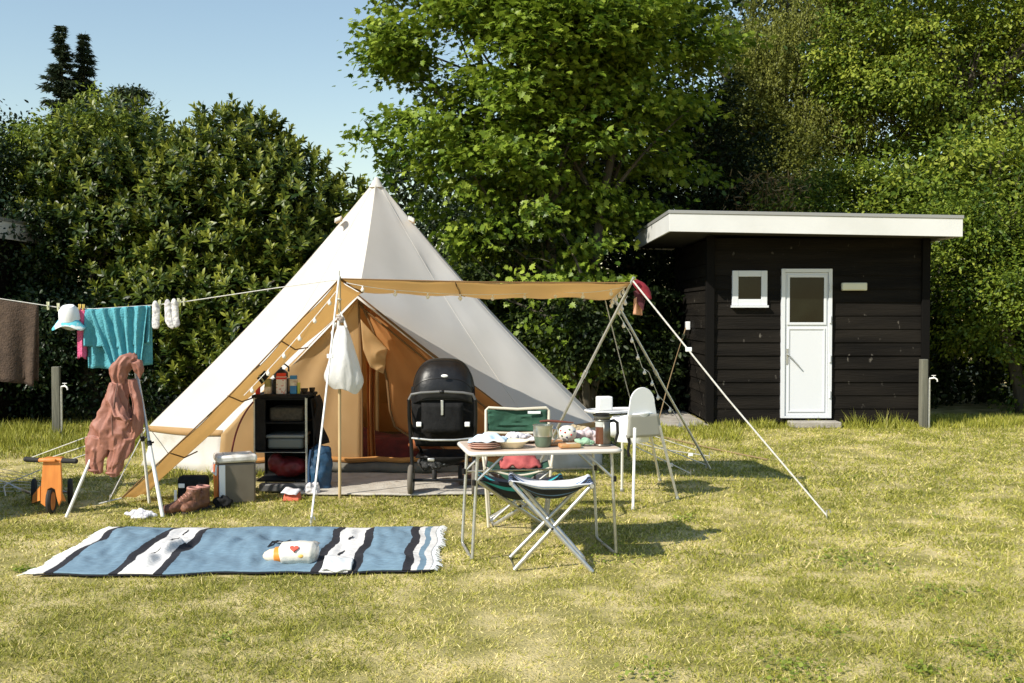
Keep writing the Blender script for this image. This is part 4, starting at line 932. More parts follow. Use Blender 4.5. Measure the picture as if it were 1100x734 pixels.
# neighbouring little tent just outside the frame, whose guy lines reach in and whose shade lies on the grass
nt = thing('small_tent', 'low green ridge tent just outside the left edge, showing only by its cords', 'tent', (-6.0, 8.2, 0))
green_c = mat('olive tent nylon', (.10, .13, .07), .6, trans=.1)
m = MB()
A = [Vector((-5.3, 7.6, 0)), Vector((-4.18, 7.6, 0)), Vector((-4.7, 9.4, 0)), Vector((-5.6, 9.4, 0))]; r0, r1 = Vector((-4.62, 7.75, 1.32)), Vector((-5.0, 9.3, 1.28))
m.add(A+[r0, r1], [(0, 1, 4), (1, 2, 5, 4), (2, 3, 5), (3, 0, 4, 5)]); obj('flysheet', m, green_c, nt, smooth=False, solid=.003)
kn = W(9, 519, 8.6); m = MB()
m.tube([Vector((-5.3, 8.0, .9)), W(-30, 508, 8.5), kn], .006, 6); m.tube([kn, W(43, 505, 8.55)], .005, 6); m.tube([kn, W(22, 526, 8.5), G(40, 534)], .007, 6); m.tube([kn, W(4, 523, 8.5), W(6, 533, 8.5)], .006, 6); m.tube([W(12, 521, 8.6), G(37, 531)], .005, 6)
obj('guy_rope', m, rope_m, nt); m = MB()
for k in range(7): m.tube([W(-30, 498+5*k, 9.0), G(44+3*k, 512+2.6*k)], .0025, 4)
obj('cord', m, rope_m, nt)
for a_, b_, wh in ((G(30, 493), W(100, 467, 9.6), 'uppermost'), (G(38, 497), W(105, 475, 9.6), 'middle'), (W(78, 493, 8.6), W(105, 484, 8.7), 'lowest')):
    tag(obj('cord', MB().tube([a_, b_], .0045, 5), rope_m), wh+' pale cord low over the grass behind the orange balance bike', 'cord', 'pale cords behind the balance bike')

# ================================================================ CABINET AND THE THINGS ROUND IT
cb = thing('camping_cabinet', 'tall black fabric camping cabinet with open shelves beside the tent door', 'cabinet', (-2.05, 9.45, 0))
x0, x1, y0, y1 = W(273, 425, 9.28).x, W(329, 425, 9.28).x, 9.28, 9.70; zt_ = .86
tb2 = MB().boxab((x0-.02, y0-.02, zt_-.03), (x1+.02, y1+.02, zt_)); obj('top', tb2, blackfab, cb, bevel=.01)
for x in (x0, x1):
    for y in (y0, y1): obj('frame_tube', MB().tube([(x, y, 0), (x, y, zt_-.03)], .010, 8), alu if y == y0 else blackpl, cb)
obj('side_panel', MB().grid(lambda u, v: Vector((x0-.004, y0+.01+(y1-y0-.02)*u, .35+(zt_-.39)*v+.0)), 6, 6), blackfab, cb, solid=.004)
obj('side_panel', MB().grid(lambda u, v: Vector((x1+.03+.03*math.sin(v*3), y0+.01+(y1-y0-.02)*u, .10+(zt_-.14)*v)), 6, 6), blackfab, cb, solid=.004)
obj('back_panel', MB().grid(lambda u, v: Vector((x0+(x1-x0)*u, y1, .02+(zt_-.06)*v)), 4, 4), blackfab, cb, solid=.004)
for z in (.36, .615): obj('shelf', MB().boxab((x0+.011, y0+.005, z-.012), (x1-.011, y1-.005, z)), blackfab, cb, bevel=.003)
for z in (.10,): obj('shelf', MB().boxab((x0+.011, y0+.04, z-.012), (x1-.011, y1-.005, z)), blackfab, cb)
obj('front_border', MB().boxab((x0+.012, y0-.008, .37), (x0+.10, y0-.002, zt_-.032)), blackfab, cb)
obj('front_border', MB().boxab((x0+.1005, y0-.008, .815), (x1-.012, y0-.002, zt_-.032)), blackfab, cb)
m = MB(); yy = y0-.014
m.tube([(x0+.005, yy, .845), (x0+.005, yy, .352), (x1-.005, yy, .352), (x1-.005, yy, .845)], .005, 6); obj('piping', m, alu, cb)
obj('loose_flap', MB().grid(lambda u, v: Vector((x1+.06+.07*u*v+.02*math.sin(v*8), y0+.06+.25*u, .84-.44*v)), 8, 12), blackfab, cb, solid=.004)
greybin = mat('grey plastic tub', (.13, .14, .13), .5)
m = MB().boxab((x0+.10, y0+.05, .372), (x1-.04, y1-.06, .47)); obj('s', m, greybin, bevel=.02); o = bpy.data.objects['s']; o.name = 'storage_tub'; o['label'] = 'pale grey lidded tub on the middle shelf of the black cabinet'; o['category'] = 'tub'
obj('lid', MB().boxab((x0+.09, y0+.04, .4725), (x1-.03, y1-.05, .50)), mat('pale tub lid', (.20, .21, .20), .5), o, bevel=.008)
o = obj('storage_basket', MB().boxab((x0+.11, y0+.09, .617), (x1-.05, y1-.06, .74)), mat('dark brown basket', (.045, .035, .022), .8, (.09, .07, .045), 40), bevel=.02); tag(o, 'dark brownish basket on the upper shelf of the black cabinet', 'basket')
m = MB().ball((-2.0, 9.45, .2), (.17, .13, .09)); m.ball((-2.12, 9.42, .24), (.08, .1, .09)); o = fuse(obj('red_bag', m, mat('red nylon', (.20, .012, .015), .6, (.09, .01, .012), 9)), .012, 2, .05, .09); tag(o, 'crumpled red bag under the black cabinet', 'bag')
o = obj('grey_crate', MB().boxab((-2.22, 9.18, .015), (-1.80, 9.27, .085)), mat('dark grey crate', (.09, .09, .09), .5), bevel=.012); tag(o, 'flat dark grey crate on the ground under the black cabinet', 'crate')
bg = thing('blue_bag', 'tall blue bag on the ground right of the black cabinet', 'bag', (-1.72, 9.36, 0))
m = MB().tube([(-1.72, 9.36, .0), (-1.72, 9.36, .2), (-1.70, 9.36, .34), (-1.68, 9.37, .40)], [.11, .115, .10, .06], 14, .8); fuse(obj('body', m, mat('blue nylon', (.01, .06, .13), .6, (.008, .035, .08), 8), bg), .012, 2, .05, .1)
obj('strap', MB().tube(bez((-1.77, 9.23, .38), (-1.80, 9.21, .2), (-1.78, 9.22, .04), 8), .01, 6), mat('navy strap', (.015, .05, .12), .7), bg)
def crumple(name, label, cat, c, r, m, seed, group=None, disp=.05):
    r_ = random.Random(seed); mb = MB()
    for k in range(7): mb.ball(Vector(c)+Vector((r_.uniform(-1, 1)*r[0]*.6, r_.uniform(-1, 1)*r[1]*.6, r_.uniform(0, 1)*r[2]*.6)), (r[0]*r_.uniform(.4, .7), r[1]*r_.uniform(.4, .7), r[2]*r_.uniform(.4, .8)), 12, 8)
    o = fuse(obj(name, mb, m), max(.005, min(r)*.14), 1, disp, .05); tag(o, label, cat, group); return o
whitecl = mat('white crumpled cloth', (.72, .70, .70), .9, (.56, .54, .58), 20)
crumple('cloth', 'crumpled white cloth on the ground under the blue bag', 'cloth', G(335, 532)+Vector((0, 0, .03)), (.075, .06, .07), whitecl, 3)
crumple('paper_scrap', 'crumpled whitish scrap lying on the grass under the metal stand', 'paper', G(150, 557)+Vector((0, 0, .015)), (.095, .07, .04), whitecl, 5)
c = G(312, 539); o = thing('paper_bag', 'small orange red bag with a white top on the ground before the black cabinet', 'bag', c)
obj('body', MB().prism([c+Vector((-.07, 0, 0)), c+Vector((.08, 0, 0)), c+Vector((.06, .03, .07)), c+Vector((-.055, .03, .075))], (0, .09, 0)), mat('orange red paper', (.62, .12, .06), .7, (.45, .07, .04), 12), o, bevel=.01)
obj('flap', MB().grid(lambda u, v: c+Vector((-.06+.13*u-.02*v, .02-.03*v+.11*(1-v)*.8, .105-.03*v-.02*u+.004*math.sin(u*9))), 6, 6), whitecl, o, solid=.004)
# cooler
cl = G(249, 543); ck = thing('cool_box', 'cool box with taupe front, orange side and worn white lid left of the black cabinet', 'cool box', (cl.x, cl.y, 0), rz=0)
rz = .50; Mz = Matrix.Rotation(rz, 3, 'Z'); cc_ = Vector((cl.x-.015, cl.y+.17, 0)); tp = mat('taupe plastic', (.15, .128, .095), .6, (.12, .10, .072), 6)
org = mat('orange plastic', (.78, .19, .04), .45); lidm = mat('worn white lid', (.70, .68, .64), .5, (.45, .42, .38), 8, lo=.5, hi=.62)
rz = .42; Mz = Matrix.Rotation(rz, 3, 'Z')
def CB(x, y, z): return cc_+Mz@Vector((x, y, z))
obj('body', MB().box(CB(.0, 0, .17), (.30, .24, .34), rot=Mz), tp, ck, bevel=.018)
obj('side_panel', MB().box(CB(-.156, 0, .165), (.012, .20, .30), rot=Mz), org, ck, bevel=.005)
obj('white_strip', MB().box(CB(-.125, -.122, .17), (.05, .012, .32), rot=Mz), whitepl, ck, bevel=.004)
obj('lid', MB().box(CB(0, 0, .375), (.325, .265, .062), rot=Mz), lidm, ck, bevel=.02)
obj('lid_recess', MB().box(CB(.0, -.01, .409), (.2, .12, .012), rot=Mz), lidm, ck, bevel=.005)
obj('handle', MB().tube([CB(-.165, -.09, .33), CB(-.172, -.09, .25), CB(-.172, .09, .25), CB(-.165, .09, .33)], .009, 8), whitepl, ck)
# thin dark red strap arching from cabinet to cooler
tag(obj('strap', MB().tube(bez(W(272, 432, 8.95), W(254, 452, 8.95), W(249, 486, 8.95), 12), .008, 6), mat('dark red strap', (.16, .02, .02), .6)), 'thin dark red strap hanging between the cabinet top and the cool box', 'strap')
# black bag and boots
c = G(199, 548); bb = thing('black_bag', 'small black bag with a white label standing behind the brown boots', 'bag', (c.x, c.y, 0))
m = MB().box(c+Vector((.02, .16, .13)), (.24, .13, .25)); obj('body', m, blackfab, bb, bevel=.035, seg=3)
obj('label', MB().box(W(188.5, 533, c.y+.085), (.022, .006, .10)), whitepl, bb); obj('label', MB().box(W(195, 522, c.y+.085), (.05, .006, .035)), whitepl, bb, bevel=.002)
bootm = mat('brown boot leather', (.20, .085, .045), .6, (.12, .05, .03), 12, .4, 40); solem = mat('boot sole', (.035, .028, .022), .8); soc = mat('dull pink sock lining', (.42, .20, .16), .8)
def boot(px, py, ang, label):
    c = G(px, py); t = thing('boot', label, 'boot', c, 'brown walking boots left of the cool box'); M_ = Matrix.Rotation(ang, 3, 'Z')
    Q = lambda x, y, z: c+M_@Vector((x, y, z))
    m = MB(); m.tube([Q(.12, 0, .05), Q(.06, 0, .055), Q(-.02, 0, .06), Q(-.10, 0, .05)], [.05, .055, .052, .048], 14, .9, up=(0, 0, 1))
    m.ball(Q(.14, 0, .045), (.05, .05, .04)); m.tube([Q(-.07, 0, .05), Q(-.068, 0, .11), Q(-.075, 0, .18)], [.058, .052, .056], 14); m.tube([Q(.08, 0, .07), Q(.0, 0, .10), Q(-.05, 0, .13)], [.03, .042, .045], 12)
    b = fuse(obj('upper', m, bootm, t), .007, 3, .015, .05)
    s = MB().tube([Q(.175, 0, .012), Q(.10, 0, .012), Q(-.0, 0, .012), Q(-.125, 0, .014)], [.03, .055, .046, .046], 14, .3, up=(0, 0, 1)); obj('sole', s, solem, t)
    l = MB()
    for k in range(5): p = Q(.06-.027*k, 0, .105+.016*k); l.tube([p+M_@Vector((0, -.035, -.005)), p+M_@Vector((0, 0, .012)), p+M_@Vector((0, .035, -.005))], .004, 5)
    obj('laces', l, soc, t); obj('collar', MB().torus(Q(-.075, 0, .185), .047, .010, (.1, 0, 1), 18, 6), soc, t)
boot(199, 551, -2.35, 'brown walking boot nearer the metal stand, toe pointing left'); boot(212, 549, -1.95, 'brown walking boot nearer the cool box')
crumple('dark_pouch', 'small dark crumpled pouch between the boots and the cool box', 'pouch', G(240, 546)+Vector((0, 0, .03)), (.07, .06, .07), blackfab, 9)

# things on the cabinet
zc = zt_+.002
def carton(px, w, d, h, m, name, label, capm=None, band=None, cat='carton', dy=0.1, rz=.0):
    x = W(px, 425, y0+dy).x; y = y0+dy; t = thing(name, label, cat, (x, y, zc)); Mz_ = Matrix.Rotation(rz, 3, 'Z')
    obj('body', MB().box((x, y, zc+h/2), (w, d, h), rot=Mz_), m, t, bevel=.004)
    if band: obj('band', MB().box((x, y-.0, zc+h*band[1]), (w+.003, d+.003, h*band[2]), rot=Mz_), band[0], t)
    if capm: obj('cap', MB().prism([Vector((x-w/2, y-d/2, zc+h)), Vector((x+w/2, y-d/2, zc+h)), Vector((x+w/2, y, zc+h+.03)), Vector((x-w/2, y, zc+h+.03))], (0, .01, 0)), capm, t, bevel=.002)
    return t
redm = mat('red paint', (.55, .03, .02), .4); cream = mat('cream print', (.70, .66, .52), .6, (.45, .30, .20), 30); olive = mat('olive carton', (.30, .29, .10), .6, (.18, .17, .07), 25)
bluem = mat('blue carton', (.02, .15, .36), .5, (.03, .22, .42), 20); whitec = mat('white printed carton', (.70, .66, .62), .6, (.55, .22, .18), 45, lo=.58, hi=.62)
t = thing('red_bottle', 'small red bottle with white lid at the left end of the cabinet top', 'bottle', (W(277, 425, y0+.08).x, y0+.08, zc)); b = t.location
obj('body', MB().lathe([(.02, 0), (.022, .01), (.022, .075), (.01, .09)], b, 16), redm, t); obj('lid', MB().lathe([(.012, .09), (.012, .115), (.006, .118)], b, 12), whitepl, t)
carton(288, .055, .05, .135, olive, 'olive_carton', 'olive green carton next to the small red bottle on the cabinet', band=(cream, .25, .45))
carton(302.5, .085, .055, .155, whitec, 'white_carton', 'tall white carton with red print in the middle of the cabinet top', capm=redm, band=(redm, .9, .12))
t2 = carton(296, .035, .04, .11, blackpl, 'black_tin', 'narrow black tin between the olive and the white carton', cat='tin', dy=.16)
carton(315.5, .058, .05, .165, bluem, 'blue_carton', 'blue and white carton right of the white red one on the cabinet', band=(cream, .62, .35))
carton(321, .022, .04, .10, mat('yellow carton', (.62, .55, .08), .5), 'yellow_carton', 'thin yellow green pack beside the blue carton on the cabinet', dy=.12)
t = thing('kettle', 'small black kettle standing on the cabinet behind the cartons', 'kettle', (W(302, 425, y0+.27).x, y0+.27, zc)); b = t.location
m = MB().box(b+Vector((0, 0, .065)), (.15, .12, .13)); obj('stand_tin', m, blackpl, t, bevel=.01)
obj('body', MB().lathe([(.05, .13), (.064, .14), (.062, .18), (.04, .205), (.012, .215), (.012, .23), (.001, .232)], b, 22), glossblack, t)
obj('spout', MB().tube([b+Vector((-.05, -.01, .16)), b+Vector((-.08, -.01, .18)), b+Vector((-.095, -.01, .205))], [.014, .01, .008], 8), glossblack, t)
obj('handle', MB().tube([b+Vector((-.05, 0, .2)), b+Vector((-.035, 0, .25)), b+Vector((.03, 0, .26)), b+Vector((.07, 0, .23)), b+Vector((.07, 0, .19))], .008, 8), blackpl, t)
obj('painted_highlight', MB().lathe([(.001, 0), (.014, .0), (.014, .003), (.001, .003)], b+Vector((-.0, -.064, .16)), 14, axis=(0, -1, 0)), whitepl, t)  # white disc standing in for a glint on the black kettle
for dx, r_, lab in ((327, .035, 'small dark bowl near the right end of the cabinet top'), (333, .028, 'second small dark bowl at the right corner of the cabinet top')):
    x = W(dx, 425, y0+.16).x+.03; o = obj('bowl', MB().lathe([(.012, 0), (r_*.8, .01), (r_, .045), (r_-.004, .045), (r_*.7, .014), (.001, .008)], (x-.03, y0+.16+(.1 if dx > 330 else 0), zc), 20), mat('dark brown glaze', (.045, .03, .02), .4)); tag(o, lab, 'bowl')
t = thing('utensil_flag', 'black and green cloth strip hung on the awning edge above the cabinet', 'cloth', W(275, 400, 9.15)); 
m = MB().grid(lambda u, v: W(270, 399, 9.12).lerp(W(278, 391, 9.12), u).lerp(W(281, 413, 9.05).lerp(W(289, 404, 9.05), u), v)+Vector((0, -.006*math.sin(v*5), 0)), 6, 8); obj('cloth', m, blackfab, t, solid=.004)
m = MB().grid(lambda u, v: W(272.4, 396.5, 9.11).lerp(W(273.6, 395.3, 9.11), u).lerp(W(283.2, 411, 9.035).lerp(W(284.4, 409.8, 9.035), u), v)+Vector((0, -.008-.006*math.sin(v*5), 0)), 3, 8); obj('stripe', m, mat('grey green stripe', (.25, .28, .16), .8), t, solid=.003)

# carrier bag on the doorway pole
wb_ = mat('thin white plastic bag', (.78, .78, .77), .42, trans=.3, bump=.5, bscale=9)
t = thing('plastic_bag', 'thin white carrier bag hanging from the doorway pole', 'bag', (pb.x+.03, 8.94, 1.1))
def bagf(u, v):
    a = u*2*math.pi; zz = v
    w = (.03+.135*min(1, (zz*1.15))**.8)*(1-.42*max(0, (zz-.72)/.28)**2.2); c0 = W(367.5, 350, 8.95).lerp(W(370.5, 419, 8.95), zz)
    d = .02+.085*math.sin(min(1, zz)*2.5); k = 1+.06*math.sin(a*5+zz*3)+.10*nz((math.cos(a)*1.6, math.sin(a)*1.6, zz*3))+.16*(1-abs(nz((math.cos(a)*2.2, math.sin(a)*2.2, zz*2.2+5)))*3)*(.35+zz*.3)
    return c0+Vector((math.cos(a)*w*k, math.sin(a)*d*k, .025*math.cos(a)*zz*-1+.012*math.sin(a*3)*zz))
m = MB().grid(bagf, 44, 26); o = obj('body', m, wb_, t, ang=80)
m = MB().grid(lambda u, v: bagf(u, 1).lerp(W(371, 418, 8.95), v), 44, 2); obj('bottom', m, wb_, t, ang=80)
m = MB().tube([W(363, 352, 8.94), W(364, 343, 8.95), W(366, 336, 8.97), W(369, 343, 8.95), W(372, 352, 8.94)], .011, 8, .5); obj('handle', m, wb_, t)
cl_ = crumple('cord_bundle', 'dark bunch of cord and clips knotted to the doorway pole above the white bag', 'cord', W(366, 344, 8.96), (.035, .03, .05), mat('dark cord', (.10, .06, .06), .8, (.4, .36, .3), 60), 12, disp=.03)
# red cap and cloth hanging at the right end of the awning
t = thing('red_hat', 'red child\'s cap hanging from the steel pole joint at the right end of the awning', 'hat', W(688, 318, 8.75))
m = MB().grid(lambda u, v: W(681, 301, 8.72).lerp(W(697, 322, 8.72), v)+Vector((math.sin(v*3.1)*.035*math.cos(u*3.1)+.018*math.cos(u*3.1), -.05*math.sin(u*3.1), .02*math.sin(v*3)+.01*nz((u*4, v*5, 0)))), 18, 14); obj('crown', m, mat('red cotton', (.32, .014, .03), .8, (.2, .01, .02), 14, .3), t, solid=.006)
m = MB().grid(lambda u, v: W(681+8*u, 321-2*math.sin(u*3), 8.74).lerp(W(680+10*u, 338+1*u, 8.78), v)+Vector((0, -.02*math.sin(u*6), 0)), 10, 10); obj('lining', m, mat('peach cloth', (.60, .32, .20), .8), t, solid=.004)
m = MB().tube([W(684, 312, 8.74), W(687, 322, 8.74), W(691, 330, 8.74), W(692, 322, 8.74)], [.03, .035, .03, .01], 10, .6); obj('band', m, mat('dark red inside', (.09, .02, .03), .9), t)
# ================================================================ PUSHCHAIR
sc_ = Vector((-.60, 9.32, 0)); pc = thing('pushchair', 'black pushchair with a big rounded glossy hood, seen from behind at the tent door', 'pushchair', sc_)
def S_(x, y, z): return sc_+Vector((x, y, z))
def hoodf(u, v):      # u across, v from the lower back edge over the top to the front
    a = math.pi*u; th = v*math.pi*.72; rx = .262; 
    w = math.cos(a); e = 2.6
    cx = -math.copysign(abs(w)**(2/e), w)*rx; cz = abs(math.sin(a))**(2/e)
    return Vector((cx, 0, cz))
hood = MB()
def hf(u, v):
    # rounded shell: outline a superellipse arch, bulging to the camera at the middle
    a = math.pi*u; e = 2.5; w = math.cos(a); x = -math.copysign(abs(w)**(2/e), w); z = abs(math.sin(a))**(2/e)
    k = 1-v; bulge = math.sqrt(max(0, 1-k*k)) if v < 1 else 1
    return None
n1, n2 = 36, 12; vs = []
for j in range(n2+1):
    s = j/n2      # 0 = lower back, 1 = front rim; arch planes fan from back-horizontal to front
    th = R(-8+118*s)
    for i in range(n1+1):
        a = math.pi*i/n1; e = 3.1; x = -math.copysign(abs(math.cos(a))**(2/e), math.cos(a))*.275; h = abs(math.sin(a))**(2/e)
        vs.append(S_(x*(1-.02*s), -.06-h*.20*math.cos(th)-.02, .74+h*(.10+.345*math.sin(max(th, 0)))))
hood.add(vs, [(j*(n1+1)+i, j*(n1+1)+i+1, (j+1)*(n1+1)+i+1, (j+1)*(n1+1)+i) for j in range(n2) for i in range(n1)])
ho = obj('hood', hood, glossblack, pc, solid=.006, ang=70)
for j in (0, 4, 8, 12):
    m = MB().tube([vs[j*(n1+1)+i] for i in range(n1+1)], .008, 6); obj('hood_rib', m, blackpl, ho)
obj('badge', MB().ball(W(477.5, 404, 9.03), (.030, .008, .014), 16, 8), whitepl, ho)
# seat shell seen from behind
def shell(u, v):
    x = (u-.5)*2; z = .42+.52*v; return S_(x*(.275-.03*(1-v)**2), -.13-.12*math.sin(v*2.4)*(1-x*x*.5)+.012*nz((u*5, v*5, 0)), z)
obj('seat_shell', MB().grid(shell, 20, 20), blackfab, pc, solid=.02)
obj('seat_pad', MB().box(S_(0, .08, .47), (.36, .34, .06), rot=Matrix.Rotation(-.1, 3, 'X')), blackfab, pc, bevel=.02)
obj('storage_pocket', MB().grid(lambda u, v: S_((u-.5)*.36, -.275-.02*math.sin(u*3.14), .55+.26*v), 8, 6), blackfab, pc, solid=.006)
obj('rear_strap', MB().box(S_(-.0, -.305, .77), (.022, .008, .13)), alu, pc, bevel=.003)
obj('handlebar', MB().tube([S_(-.285, -.30, .84), S_(-.262, -.315, .885), S_(-.18, -.325, .90), S_(0, -.33, .91), S_(.18, -.325, .90), S_(.262, -.315, .885), S_(.285, -.30, .84)], .012, 10), mat('worn grey grip', (.12, .12, .12), .5), pc)
obj('handlebar_button', MB().ball(S_(0, -.332, .91), (.024, .018, .018)), blackpl, pc)
for s in (-1, 1):
    obj('frame_side', MB().tube([S_(s*.285, -.30, .84), S_(s*.288, -.26, .70), S_(s*.275, -.22, .45), S_(s*.262, -.24, .20)], [.015, .016, .017, .015], 10), blackpl, pc)
    obj('frame_side', MB().tube([S_(s*.28, -.24, .62), S_(s*.25, .05, .42), S_(s*.17, .42, .18)], .014, 10), blackpl, pc)
    obj('hood_joint', MB().lathe([(.001, -.015), (.03, -.015), (.034, 0), (.03, .015), (.001, .015)], S_(s*.268, -.06, .80), 16, axis=(1, 0, 0)), alu, pc)
    obj('reflector', MB().box(W(450 if s < 0 else 502, 456, sc_.y-.29), (.045, .014, .042)), whitepl, pc, bevel=.006)
    wc = S_(s*.275, -.24, .135); wq = obj('rear_wheel', MB().lathe([(.001, -.012), (.03, -.02), (.105, -.012), (.105, .012), (.03, .02), (.001, .012)], wc, 28, axis=(1, 0, 0)), mat('grey hub', (.10, .10, .10), .5) if 'grey hub' not in MATS else MATS['grey hub'], pc)
    obj('tyre', MB().torus(wc, .114, .023, (1, 0, 0), 34, 10), mat('dusty tyre', (.12, .105, .085), .9) if 'dusty tyre' not in MATS else MATS['dusty tyre'], wq)
    wc = S_(s*.12, .42, .09); wq = obj('front_wheel', MB().lathe([(.001, -.012), (.065, -.012), (.065, .012), (.001, .012)], wc, 24, axis=(1, 0, 0)), blackpl, pc); obj('tyre', MB().torus(wc, .073, .018, (1, 0, 0), 28, 8), rubber, wq)
    obj('fork', MB().tube([S_(s*.17, .42, .18), S_(s*.12, .40, .14), wc], .013, 8), blackpl, pc)
obj('axle', MB().tube([S_(-.27, -.24, .135), S_(.27, -.24, .135)], .014, 10), blackpl, pc)
obj('crossbar', MB().tube([S_(-.27, -.235, .50), S_(-.1, -.255, .485), S_(.1, -.255, .485), S_(.27, -.235, .50)], .010, 8), alu, pc)
obj('crossbar', MB().tube([S_(-.17, .42, .18), S_(.17, .42, .18)], .012, 8), blackpl, pc)
bs = MB().grid(lambda u, v: S_((u-.5)*.48, -.22+.55*v, .33-.11*math.sin(u*math.pi)*math.sin(v*math.pi)**.5), 16, 12); obj('basket', bs, blackfab, pc, solid=.006)
crumple('cloth_bundle', 'dark bundle with small white tag in the basket of the pushchair', 'bundle', sc_+Vector((-.1, -.1, .24)), (.12, .12, .07), mat('dark checked cloth', (.03, .03, .03), .9, (.25, .25, .25), 40, lo=.6, hi=.65), 14)
obj('brake', MB().box(W(463, 494, sc_.y-.27), (.06, .02, .03)), alu, pc, bevel=.008)

# ================================================================ TABLE
TZ = .705; tc_ = Vector((.17, 6.98, 0)); tr = R(10); Mt = Matrix.Rotation(tr, 3, 'Z'); TL, TD = .985, .60
def T_(x, y, z): return tc_+Mt@Vector((x, y, z))
tbl = thing('folding_table', 'folding camping table with pale top and grey tube legs on the lawn', 'table', tc_)
outl = []
for sx, sy, a0 in ((1, 1, 0), (-1, 1, 90), (-1, -1, 180), (1, -1, 270)):
    for k in range(6):
        a = R(a0+90*k/5); outl.append(T_(sx*(TL/2-.05)+.05*math.cos(a), sy*(TD/2-.05)+.05*math.sin(a), TZ-.028))
ttop = mat('speckled table top', (.62, .50, .40), .5, (.54, .42, .32), 10)
edge_m = mat('pale table edge', (.66, .63, .58), .4)
tt = obj('table_top', MB().prism(outl, (0, 0, .027)), ttop, tbl, smooth=False, bevel=.004)
m = MB(); ring_ = [p+Vector((0, 0, .012)) for p in outl]+[outl[0]+Vector((0, 0, .012))]; m.tube(ring_, .0145, 8, caps=False); obj('edge_band', m, edge_m, tt)
for s in (-1, 1):
    x = s*(TL/2-.055); fx = s*(TL/2-.02); y = TD/2-.05; z1 = TZ-.03
    m = MB().tube([T_(x, -y, z1-.0), T_(x+s*.005, -y, z1-.06), T_(fx, -y+.0, .02), T_(fx, -y+.03, .008), T_(fx, y-.03, .008), T_(fx, y, .02), T_(x+s*.005, y, z1-.06), T_(x, y, z1)], .0105, 10); obj('leg_frame', m, alu, tbl)
    for yy in (-y, y):
        obj('brace', MB().tube([T_(s*(TL/2-.035), yy, .50), T_(s*(TL/2-.22), yy, z1-.005)], .009, 8), alu, tbl)
        obj('rubber_clip', MB().tube([T_(s*(TL/2-.033), yy, .485), T_(s*(TL/2-.033), yy, .52)], .015, 8), blackpl, tbl)
obj('crossbar', MB().tube([T_(-(TL/2-.035), TD/2-.05, .50), T_((TL/2-.035), TD/2-.05, .50)], .007, 8), alu, tbl)
m = MB().box(T_(TL/2+.02, -.02, TZ-.02), (.03, .07, .03), rot=Mt); m.tube([T_(TL/2-.06, -.05, TZ+.02), T_(TL/2, -.04, TZ+.01), T_(TL/2+.03, -.03, TZ-.05)], .009, 8); o = obj('table_clamp', m, blackpl, bevel=.004); tag(o, 'black clamp on the right edge of the table by the coffee press', 'clamp')
# crockery
def tp(px, back): return None
def onT(px, q):       # q: 0 front edge .. 1 back edge of the table top
    for k in range(120):
        x = -TL/2+TL*k/119; p = T_(x, -TD/2+TD*q, TZ)
        if 550+p.x/p.y*F_PX >= px: return p+Vector((0, 0, .002))
    return T_(TL/2, -TD/2+TD*q, TZ+.002)
peach = mat('peach plastic', (.66, .42, .34), .45); creamp = mat('cream enamel', (.74, .66, .48), .4); wht = mat('white china', (.78, .76, .72), .35)
p = onT(519, .25)
for k in range(3): tag(obj('plate', MB().lathe([(.001, 0), (.06, 0), (.085, .008), (.105, .016), (.105, .019), (.08, .012), (.001, .006)], p+Vector((.003*k, 0, .0125*k)), 30), peach), ['lowest', 'middle', 'top'][k]+' plate of the peach coloured stack at the left end of the table', 'plate', 'stack of peach plates')
fold = mat('white and blue cloth', (.70, .76, .80), .9, (.42, .58, .72), 14)
m = MB().grid(lambda u, v: p+Vector((-.10+.24*u+.02*v, -.07+.17*v, .05+.045*math.sin(u*3.1)*math.sin(v*3.1)+.02*nz((u*5, v*5, 2)))), 22, 16); tag(obj('tea_towel', m, fold, solid=.005), 'crumpled white and pale blue tea towel on the peach plates', 'cloth')
p = onT(549, .30); tag(obj('dish', MB().lathe([(.001, .004), (.07, .0), (.095, .03), (.11, .04), (.112, .044), (.092, .036), (.065, .008), (.001, .008)], p, 30), creamp), 'shallow cream dish in front of the green chair back', 'dish')
p = onT(566, .75); tag(obj('plate', MB().lathe([(.001, 0), (.06, 0), (.11, .018), (.112, .022), (.06, .008), (.001, .006)], p+Vector((0, 0, 0)), 30), wht), 'flat white plate behind the cream dish', 'plate')
crumple('napkin', 'white crumpled napkin behind the cream dish', 'napkin', onT(556, .6)+Vector((0, 0, .03)), (.09, .05, .035), whitecl, 21)
# green cooking pot
p = onT(583, .3); pot = thing('camping_pot', 'green and steel cooking pot with a brown handle in the middle of the table', 'pot', p)
potm = mat('green enamel', (.10, .14, .10), .3); steel = mat('dull steel', (.50, .52, .48), .28, metal=.85)
obj('pot_body', MB().lathe([(.001, 0), (.045, 0), (.052, .012), (.060, .065), (.060, .07)], p, 30), potm, pot)
obj('upper_pot', MB().lathe([(.045, .066), (.063, .068), (.065, .075), (.065, .135), (.069, .138), (.069, .142), (.062, .140), (.06, .075), (.001, .072)], p, 30), steel, pot)
obj('handle', MB().tube([p+Vector((-.02, -.01, .165)), p+Vector((.03, 0, .168)), p+Vector((.10, .01, .163)), p+Vector((.2, .01, .155))], [.012, .015, .014, .006], 10, .6), mat('brown handle', (.16, .05, .03), .5), pot)
obj('handle', MB().tube([p+Vector((.06, 0, .12)), p+Vector((.095, -.005, .11)), p+Vector((.10, -.005, .06)), p+Vector((.065, 0, .03))], .006, 8), steel, pot)
t = thing('cutting_board', 'thin beige wooden board lying in the middle of the table', 'board', onT(600, .5)); obj('board', MB().box(onT(600, .5)+Vector((0, 0, .007)), (.30, .22, .013), rot=Mt), mat('orange brown wood', (.50, .24, .10), .5, (.38, .17, .07), 14), t, bevel=.004)
